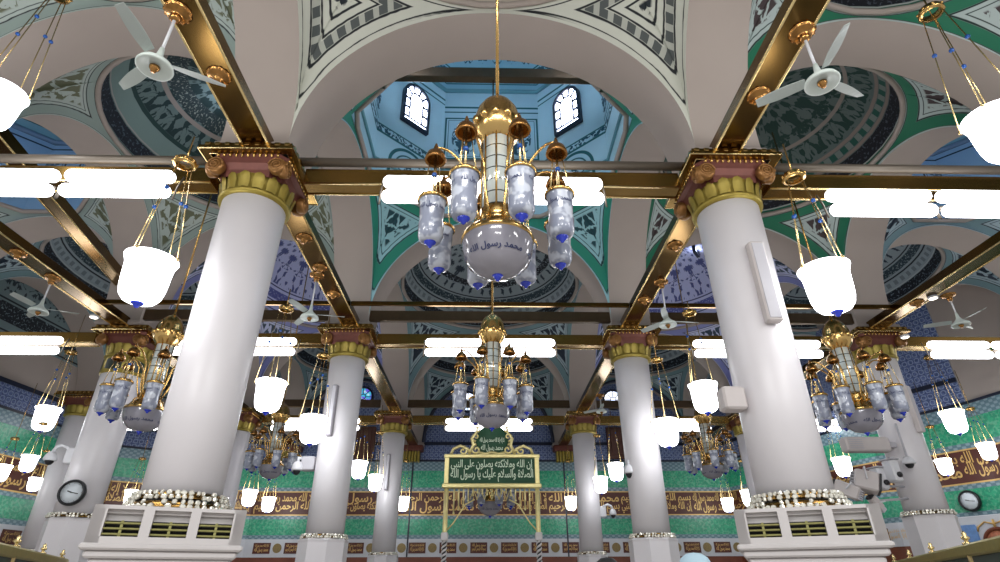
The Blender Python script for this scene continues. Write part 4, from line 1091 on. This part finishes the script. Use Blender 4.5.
# ------------------------------------------------------------------ things fixed to the columns
def facing(px, py, cx, cy, r):
    """point where the view ray of a pixel meets the upright cylinder round (cx,cy)"""
    d = ray(px, py); a = d[0]**2+d[1]**2; ox, oy = CAM[0]-cx, CAM[1]-cy; b = ox*d[0]+oy*d[1]; c = ox*ox+oy*oy-r*r
    t = (-b-math.sqrt(max(0, b*b-a*c)))/a; return CAM+d*t
def slim_speaker(cx, cy, px, y0, y1, label, ang=None, r=RS, w=.13, mat='beigebox'):
    p0 = facing(px[0], y0, cx, cy, r+.04); p1 = facing(px[1], y1, cx, cy, r+.04)
    a = math.atan2(p0[1]-cy, p0[0]-cx) if ang is None else ang
    root = empty('column_speaker', (cx+(r+.0)*math.cos(a), cy+(r+.0)*math.sin(a), p1[2]), a, label, 'speaker', 'slim column speakers')
    H = p0[2]-p1[2]
    MB().bbox(-.02, .09, -w/2, w/2, 0, H, .015).build('speaker_case', M[mat], root)
    MB().bbox(.086, .10, -w/2+.02, w/2-.02, .03, H-.03, .004).build('speaker_grille', M['greyplastic'], root)
slim_speaker(3, 5.78, (754, 771), 243, 322, 'slim pale speaker on the big right column', None, w=.17)
slim_speaker(-3, 11.18, (336, 331), 385, 436, 'slim grey speaker on the left second-row column', r=.355, mat='slimgrey', w=.11)
slim_speaker(-3, 17.78, (389, 387), 454, 490, 'slim grey speaker on the far left column', r=.35, mat='slimgrey', w=.11)
slim_speaker(8.3, 11.18, (905, 914), 386, 432, 'slim pale speaker on the right-hand side column', r=RS)
def wall_box(cx, cy, px, py, w, h, d, label, r=RS, mat='beigebox'):
    p = aty(px, py, cy-.05); s = -1 if p[0] < cx else 1
    root = empty('junction_box', (p[0], cy-.1, p[2]), 0, label, 'box', 'pale boxes on the columns')
    MB().bbox(-w/2, w/2, -d/2, d/2, -h/2, h/2, .02).build('box_case', M[mat], root)
    e = abs(cx-p[0])-r*.9; x0, x1 = sorted((-s*(w/2-.02), -s*(w/2+max(.02, e-w/2))))
    MB().box(x0, x1, -.03, .03, -.03, .03).build('bracket', M['greyplastic'], root)
wall_box(3, 5.78, 730, 401, .24, .24, .2, 'pale square box on the left flank of the big right column')
def dome_camera(cx, cy, px, py, side, label, r, goose=False, size=.10):
    """white CCTV dome on a wall box or a goose-neck arm"""
    p = aty(px, py, cy-.12)
    root = empty('cctv_camera', (p[0], p[1], p[2]), 0, label, 'camera', 'white dome cameras')
    m = MB(); m.lathe([(.02, .14), (.06, .13), (.09, .08), (size, .02), (size*1.05, -.01), (size*.9, -.03)], 20); m.build('camera_housing', M['white'], root)
    l = MB(); l.lathe([(size*.72, -.02), (size*.66, -.06), (size*.4, -.10), (1e-4, -.115)], 16, cap=False); l.build('camera_lens', M['black'], root)
    xe = cx+side*(r-.02)-p[0]; ye = cy-p[1]
    if goose:
        a = MB(); a.tube([(0, 0, .12), (-side*.04, 0, .22), (-side*.14, 0, .26), (-side*.26, 0, .22), (xe+side*.08, ye*.7, .12)], .032, 10); a.build('arm', M['white'], root)
        b = MB(); x0, x1 = sorted((xe-side*.02, xe+side*.16)); b.bbox(x0, x1, ye*.7-.09, ye*.7+.09, -.08, .22, .02); b.build('wall_box', M['white'], root)
    else:
        b = MB(); x0, x1 = sorted((xe, -side*.05)); 
        b.bbox(x0, x1, ye*.6-.08, ye*.6+.10, -.02, .24, .02); b.build('wall_box', M['greyplastic'], root)
        a = MB(); a.tube([(0, 0, .12), (0, 0, .2), (-side*.06, ye*.4, .2)], .03, 8); a.build('arm', M['white'], root)
dome_camera(-3, 11.18, 297, 469, -1, 'white dome camera on a grey box, left second-row column', .37)
dome_camera(3, 11.18, 629, 472, -1, 'white dome camera tucked against the right second-row column', .37)
dome_camera(3, 17.78, 613, 514, 1, 'white goose-neck camera on the far right column', .355, True)
dome_camera(-7.66, 11.3, 50, 459, -1, 'white goose-neck camera on the clock column', RS, True, .11)
# pendant camera before the right side column
p = facing(909, 463, 8.3, 11.18, RS+.14); root = empty('cctv_camera', p, 0, 'white dome camera hanging on a thin pipe before the right-hand column', 'camera', 'white dome cameras')
MB().lathe([(.02, .12), (.06, .11), (.10, .05), (.115, 0), (.1, -.02)], 20).build('camera_housing', M['white'], root); MB().lathe([(.075, -.01), (.07, -.05), (.04, -.09), (1e-4, -.1)], 16, cap=False).build('camera_lens', M['black'], root)
MB().tube([(0, 0, .1), (0, 0, .75)], .02, 8).build('arm', M['greyplastic'], root)
# small mark plate, floodlights and camera cluster left of that column
def floodlight(px, py, dep, rot, label, sz=(.34, .24, .26)):
    p = atd(px, py, dep); root = empty('floodlight', p, 0, label, 'floodlight', 'floodlights of the right cluster'); rm = Matrix.Rotation(rot[2], 4, 'Z') @ Matrix.Rotation(rot[1], 4, 'Y') @ Matrix.Rotation(rot[0], 4, 'X')
    a, b, c = sz
    MB().bbox(-a/2, a/2, -b/2, b/2, -c/2, c/2, .03, rm).build('lamp_case', M['beigebox'], root)
    MB().bbox(-a/2-.03, -a/2+.01, -b/2+.01, b/2-.01, -c/2+.01, c/2-.01, .01, rm).build('lamp_face', M['black'], root)
    f = MB()
    for k in range(5): f.box(a/2-.01, a/2+.05, -b/2+.02, b/2-.02, -c/2+.03+k*(c-.06)/5, -c/2+.05+k*(c-.06)/5, rm)
    f.build('cooling_fins', M['greyplastic'], root)
    q = Vector((8.0, 11.1, p[2]+.12))-Vector(p)
    MB().tube([rm @ Vector((0, 0, c*.4)), q], .022, 8).build('bracket', M['greyplastic'], root)
    MB().tube([rm @ Vector((0, -b/2-.02, 0)), rm @ Vector((.05, -b/2-.03, c*.6)), rm @ Vector((.05, b/2+.03, c*.6)), rm @ Vector((0, b/2+.02, 0))], .015, 6).build('yoke', M['white'], root)
floodlight(847, 490, 10.2, (0, .5, -.65), 'beige floodlight tilted down at the left of the camera cluster', (.42, .26, .24))
floodlight(866, 482, 10.3, (.2, -.3, 2.7), 'grey-white floodlight in the middle of the camera cluster', (.40, .3, .36))
floodlight(876, 503, 10.2, (0, .9, .2), 'small white floodlight lowest in the camera cluster', (.26, .14, .16))
def box_camera(px, py, dep, label):
    p = atd(px, py, dep); root = empty('box_camera', p, .2, label, 'camera', 'box cameras of the right cluster')
    MB().bbox(-.09, .09, -.12, .12, -.22, .18, .03).build('camera_body', M['white'], root); MB().bbox(-.10, .10, -.14, .14, .17, .20, .01).build('sun_hood', M['greyplastic'], root)
    MB().lathe([(1e-4, 0), (.05, 0), (.05, .04), (1e-4, .05)], 16, Matrix.Translation((0, -.11, -.1)) @ Matrix.Rotation(PI/2, 4, 'X'), cap=False).build('lens', M['black'], root)
box_camera(892, 470, 10.4, 'white box camera with hood close to the right-hand column'); box_camera(879, 478, 10.5, 'white box camera left of the hooded one in the cluster')
p = aty(864, 445, 11.0); root = empty('air_conditioner', p, 0, 'long pale air unit reaching left from the right-hand column', 'air unit')
MB().bbox(-.42, .46, -.12, .12, -.14, .14, .03).build('case', M['beigebox'], root)
g = MB(); [g.box(-.36, -.10, -.135, -.118, -.09+.04*k, -.075+.04*k) for k in range(5)]; g.build('grille', M['greyplastic'], root)
MB().bbox(.40, .62, -.05, .2, -.05, .05, .01).build('bracket', M['greyplastic'], root)

# clocks
def clock(pos, rz, r, label):
    root = empty('wall_clock', pos, rz, label, 'clock', 'round wall clocks'); mt = Matrix.Rotation(PI/2, 4, 'X')
    MB().lathe([(r*.80, 0), (r*.80, .05), (r*.88, .065), (r*.96, .05), (r, .02), (r, -.02), (r*.8, -.02), (r*.8, 0)], 40, mt, cap=False).build('clock_rim', M['black'], root)
    dial = MB().lathe([(1e-4, -.015), (r*.82, -.015), (r*.82, .02), (1e-4, .02)], 40, mt, cap=False).build('clock_dial', M['clockface'], root)
    tk = MB()
    for k in range(12):
        a = 2*PI*k/12; tk.tube([(r*.68*math.sin(a), -.022, r*.68*math.cos(a)), (r*.76*math.sin(a), -.022, r*.76*math.cos(a))], .006, 4)
    tk.build('clock_marks', M['greyplastic'], dial)
    for nm, a, L, w in (('hour_hand', -1.25, .34, .010), ('minute_hand', 1.75, .5, .007)):
        MB().tube([(0, -.03, 0), (r*L*math.sin(a), -.03, r*L*math.cos(a))], w, 5).build(nm, M['black'], root)
pc = facing(74, 493, -7.66, 11.3, .45)
va = math.atan2(pc[1]-11.3, pc[0]+7.66)
clock((pc[0], pc[1]-.05, pc[2]), va+PI/2-.1, .225, 'round clock with thick black rim on the white column at left')
# second clock on the right wall
d_ = None
def on_wall(px, py, side, off=.1):
    best = None; pl = PL[side]; d = ray(px, py)
    for (a, b) in zip(pl[:-1], pl[1:]):
        ex, ey = b[0]-a[0], b[1]-a[1]; den = d[0]*ey-d[1]*ex
        if abs(den) < 1e-9: continue
        t = ((a[0]-CAM[0])*ey-(a[1]-CAM[1])*ex)/den; s = ((a[0]-CAM[0])*d[1]-(a[1]-CAM[1])*d[0])/den
        if t > 0 and -1e-6 <= s <= 1+1e-6 and (best is None or t < best[0]):
            L = math.hypot(ex, ey); n = np.array([ey/L, -ex/L, 0]); best = (t, CAM+d*t+n*off, math.atan2(ey, ex))
    return best
b_ = on_wall(972, 501, 'right', .1)
if b_: clock(b_[1], b_[2], .26, 'small round clock with dark rim on the wall at far right')
# white panel with blue tile and a small gilt niche on the right wall
b_ = on_wall(975, 530, 'right', .09)
if b_:
    root = struct(empty('trim_20', b_[1], b_[2]))
    MB().bbox(-1.1, 1.5, -.04, .03, -.9, .32, .02).build('panel', M['whitewall'], root)
    MB().bbox(-.34, .12, -.07, -.03, -.8, .12, .015).build('tile_panel', plain('pale_blue_tile', (110, 150, 206), .35, var=.3, vs=12), root)
    MB().bbox(-.75, -.5, -.07, -.03, -.8, .2, .015).build('green_panel', M['green'], root)
    m = MB(); m.tube([(.55+.34*math.cos(a), -.06, -.35+.34*math.sin(a)) for a in np.linspace(0, PI, 16)], .045, 8); m.build('niche_arch', M['redwood'], root)
    m = MB(); m.lathe([(1e-4, -.02), (.32, -.02), (.32, .02), (1e-4, .02)], 24, Matrix.Translation((.55, -.045, -.35)) @ Matrix.Rotation(PI/2, 4, 'X'), cap=False); m.build('niche', plain('niche_mosaic', (190, 120, 90), .4, var=.6, vs=25), root)
    m = MB(); m.tube([(.55, -.06, .02), (.55, -.06, .2)], .03, 6)
    for s in (-1, 1): m.tube([(.55, -.06, .1), (.55+s*.2, -.06, .16), (.55+s*.38, -.06, .05), (.55+s*.42, -.06, -.05)], .02, 6)
    m.build('gilt_scroll', M['gold'], root)

# ------------------------------------------------------------------ brass screens at the bottom corners
def screen(p0, p1, zt, n, label):
    a, b = Vector((p0[0], p0[1], 0)), Vector((p1[0], p1[1], 0)); L = (b-a).length; rz = math.atan2(b.y-a.y, b.x-a.x)
    root = empty('brass_screen', a, rz, label, 'screen', 'brass screens')
    MB().bbox(0, L, -.05, .05, zt-.12, zt, .02).build('top_rail', M['goldrail'], root); MB().bbox(0, L, -.04, .04, .1, .2, .02).build('bottom_rail', M['goldrail'], root)
    MB().box(0, L, -.012, .012, .2, zt-.12).build('screen_panel', plain('dark_green_panel', (26, 48, 36), .5), root)
    for k in range(n+1):
        x = L*k/n
        m = MB(); m.lathe([(.045, 0), (.045, zt), (.05, zt+.01), (.022, zt+.02), (.018, zt+.035), (.04, zt+.05), (.04, zt+.065), (.018, zt+.085), (.026, zt+.10), (.012, zt+.12), (1e-4, zt+.13)], 12, Matrix.Translation((x, 0, 0)), cap=False); m.build('post', M['edge'], root)
M['goldrail'] = plain('satin_brass', (160, 146, 62), .35, .7, .2, 12)
a, b = atz(-25, 537, 2.05), atz(95, 566, 2.05); screen(a, b, 2.05, 6, 'brass screen with knob finials in the lower left corner')
a, b = atz(868, 568, 2.0), atz(1030, 529, 2.0); screen(a, b, 2.0, 7, 'brass screen with knob finials in the lower right corner')

# ------------------------------------------------------------------ people, only the tops of their heads reach the picture
def person(x, y, h, face, label, cloth, scarf=False):
    root = empty('person', (x, y, 0), face, label, 'person')
    s = h/1.75
    J = {'hip': (0, 0, .95), 'waist': (0, 0, 1.08), 'chest': (0, 0, 1.30), 'neck': (0, 0, 1.47), 'sl': (.17, 0, 1.40), 'sr': (-.17, 0, 1.40), 'el': (.25, .02, 1.12), 'er': (-.25, .02, 1.12), 'wl': (.27, -.08, .88), 'wr': (-.27, -.08, .88),
         'hl': (.10, 0, .92), 'hr': (-.10, 0, .92), 'kl': (.11, -.02, .50), 'kr': (-.11, -.02, .50), 'al': (.11, .02, .08), 'ar': (-.11, .02, .08), 'tl': (.12, -.16, .03), 'tr': (-.12, -.16, .03)}
    Rr = {'hip': .15, 'waist': .14, 'chest': .16, 'neck': .06, 'sl': .075, 'sr': .075, 'el': .05, 'er': .05, 'wl': .035, 'wr': .035, 'hl': .10, 'hr': .10, 'kl': .065, 'kr': .065, 'al': .045, 'ar': .045, 'tl': .035, 'tr': .035}
    E_ = [('hip', 'waist'), ('waist', 'chest'), ('chest', 'neck'), ('chest', 'sl'), ('chest', 'sr'), ('sl', 'el'), ('sr', 'er'), ('el', 'wl'), ('er', 'wr'), ('hip', 'hl'), ('hip', 'hr'), ('hl', 'kl'), ('hr', 'kr'), ('kl', 'al'), ('kr', 'ar'), ('al', 'tl'), ('ar', 'tr')]
    ks = list(J); me = bpy.data.meshes.new('body'); me.from_pydata([tuple(c*s for c in J[k]) for k in ks], [(ks.index(a), ks.index(b)) for a, b in E_], [])
    o = bpy.data.objects.new('body', me); C.objects.link(o); o.parent = root
    sk = o.modifiers.new('skin', 'SKIN'); sk.use_smooth_shade = True
    for i, k in enumerate(ks): me.skin_vertices[0].data[i].radius = (Rr[k]*s, Rr[k]*s*.8); me.skin_vertices[0].data[i].use_root = (k == 'hip')
    sb = o.modifiers.new('sub', 'SUBSURF'); sb.levels = 1; sb.render_levels = 2
    me.materials.append(cloth)
    prof = [(1e-4, 0), (.045, .01), (.06, .05), (.072, .10), (.078, .145), (.074, .18), (.06, .21), (.035, .232), (1e-4, .238)]
    hd = MB(); hd.lathe(prof, 20, cap=False)
    hd.v = [(v[0]*1.0, v[1]*1.22-(.018 if v[2] < .1 and v[1] < 0 else 0), v[2]) for v in hd.v]
    hd.add([(-.012, -.098, .095), (.012, -.098, .095), (0, -.125, .10), (0, -.095, .14)], [(0, 1, 2), (0, 2, 3), (1, 3, 2)])
    for sx in (-1, 1): hd.ball((sx*.078, .01, .115), .026, 8, 1.3)
    z0 = (1.75-.238)*s
    head = hd.build('head', M['skin'], root, (0, 0, z0))
    ey = MB(); [ey.ball((sx*.03, -.085, .13), .012, 8) for sx in (-1, 1)]; ey.build('eyes', M['black'], head)
    mo = MB(); mo.tube([(-.025, -.092, .06), (0, -.097, .058), (.025, -.092, .06)], .006, 5); mo.build('mouth', plain('lips', (140, 80, 72), .5), head)
    hr = MB(); k = 1.10 if not scarf else 1.22
    hr.lathe([(.082*k, .10), (.084*k, .145), (.080*k, .185), (.066*k, .218), (.038*k, .242), (1e-4, .250)], 22, cap=False)
    hr.v = [(v[0], v[1]*1.2+.012, v[2]) for v in hr.v]
    hr.build('head_scarf' if scarf else 'hair', M['scarf'] if scarf else M['hair'], head)
    if scarf:
        f = MB(); f.lathe([(.16, -.14), (.12, .0), (.10, .1), (.1, .15)], 22, cap=False); f.v = [(v[0], v[1]*1.1+.03, v[2]) for v in f.v if True]; f.build('scarf_fall', M['scarf'], head)
p = aty(607, 556, 4.4); person(p[0], p[1], p[2]-.01, .2, 'person with black hair, top of head at the bottom edge', M['darkshirt'])
p = aty(694, 551, 4.0); person(p[0], p[1], p[2]-.01, .2, 'person with pale blue head covering at the bottom edge', M['robe'], True)

# ------------------------------------------------------------------ light of the rest of the hall
w = bpy.data.worlds.new('world'); sc.world = w; w.use_nodes = True
bg = w.node_tree.nodes['Background']; bg.inputs[0].default_value = (.97, .98, 1, 1); bg.inputs[1].default_value = .8
# tube lights of the row of columns behind the camera
def area(loc, rot, sx, sy, e, col):
    l = bpy.data.lights.new('hall_light', 'AREA'); l.shape = 'RECTANGLE'; l.size = sx; l.size_y = sy; l.energy = e; l.color = col
    o = bpy.data.objects.new('hall_light', l); C.objects.link(o); o.location = loc; o.rotation_euler = rot; return o

for x in (-5.4, 0, 5.65):
    area((x, .1, 5.9), (R_(50), 0, 0), 2.8, .4, 130, (1, .99, .97))
    area((x, -5.5, 5.9), (R_(70), 0, 0), 2.8, .4, 170, (1, .99, .97))
# small downlights under the beams
def downlight(px, py, z, label):
    p = atz(px, py, z); root = empty('downlight', p, 0, label, 'downlight', 'small white downlights')
    MB().lathe([(1e-4, -.02), (.055, -.02), (.07, -.01), (.07, .0), (1e-4, .0)], 20, cap=False).build('lamp_lens', M['bulb'], root)
    MB().lathe([(.07, -.012), (.085, -.01), (.085, .03), (1e-4, .03)], 20, cap=False).build('lamp_rim', M['white'], root)
for a in ((94, 317, 6.36, 'small white downlight beside the capital of the clock column'), (933, 298, 6.36, 'small white downlight under the far right long beam, upper'), (905, 337, 6.1, 'small white downlight beside the right-hand column capital')): downlight(*a)
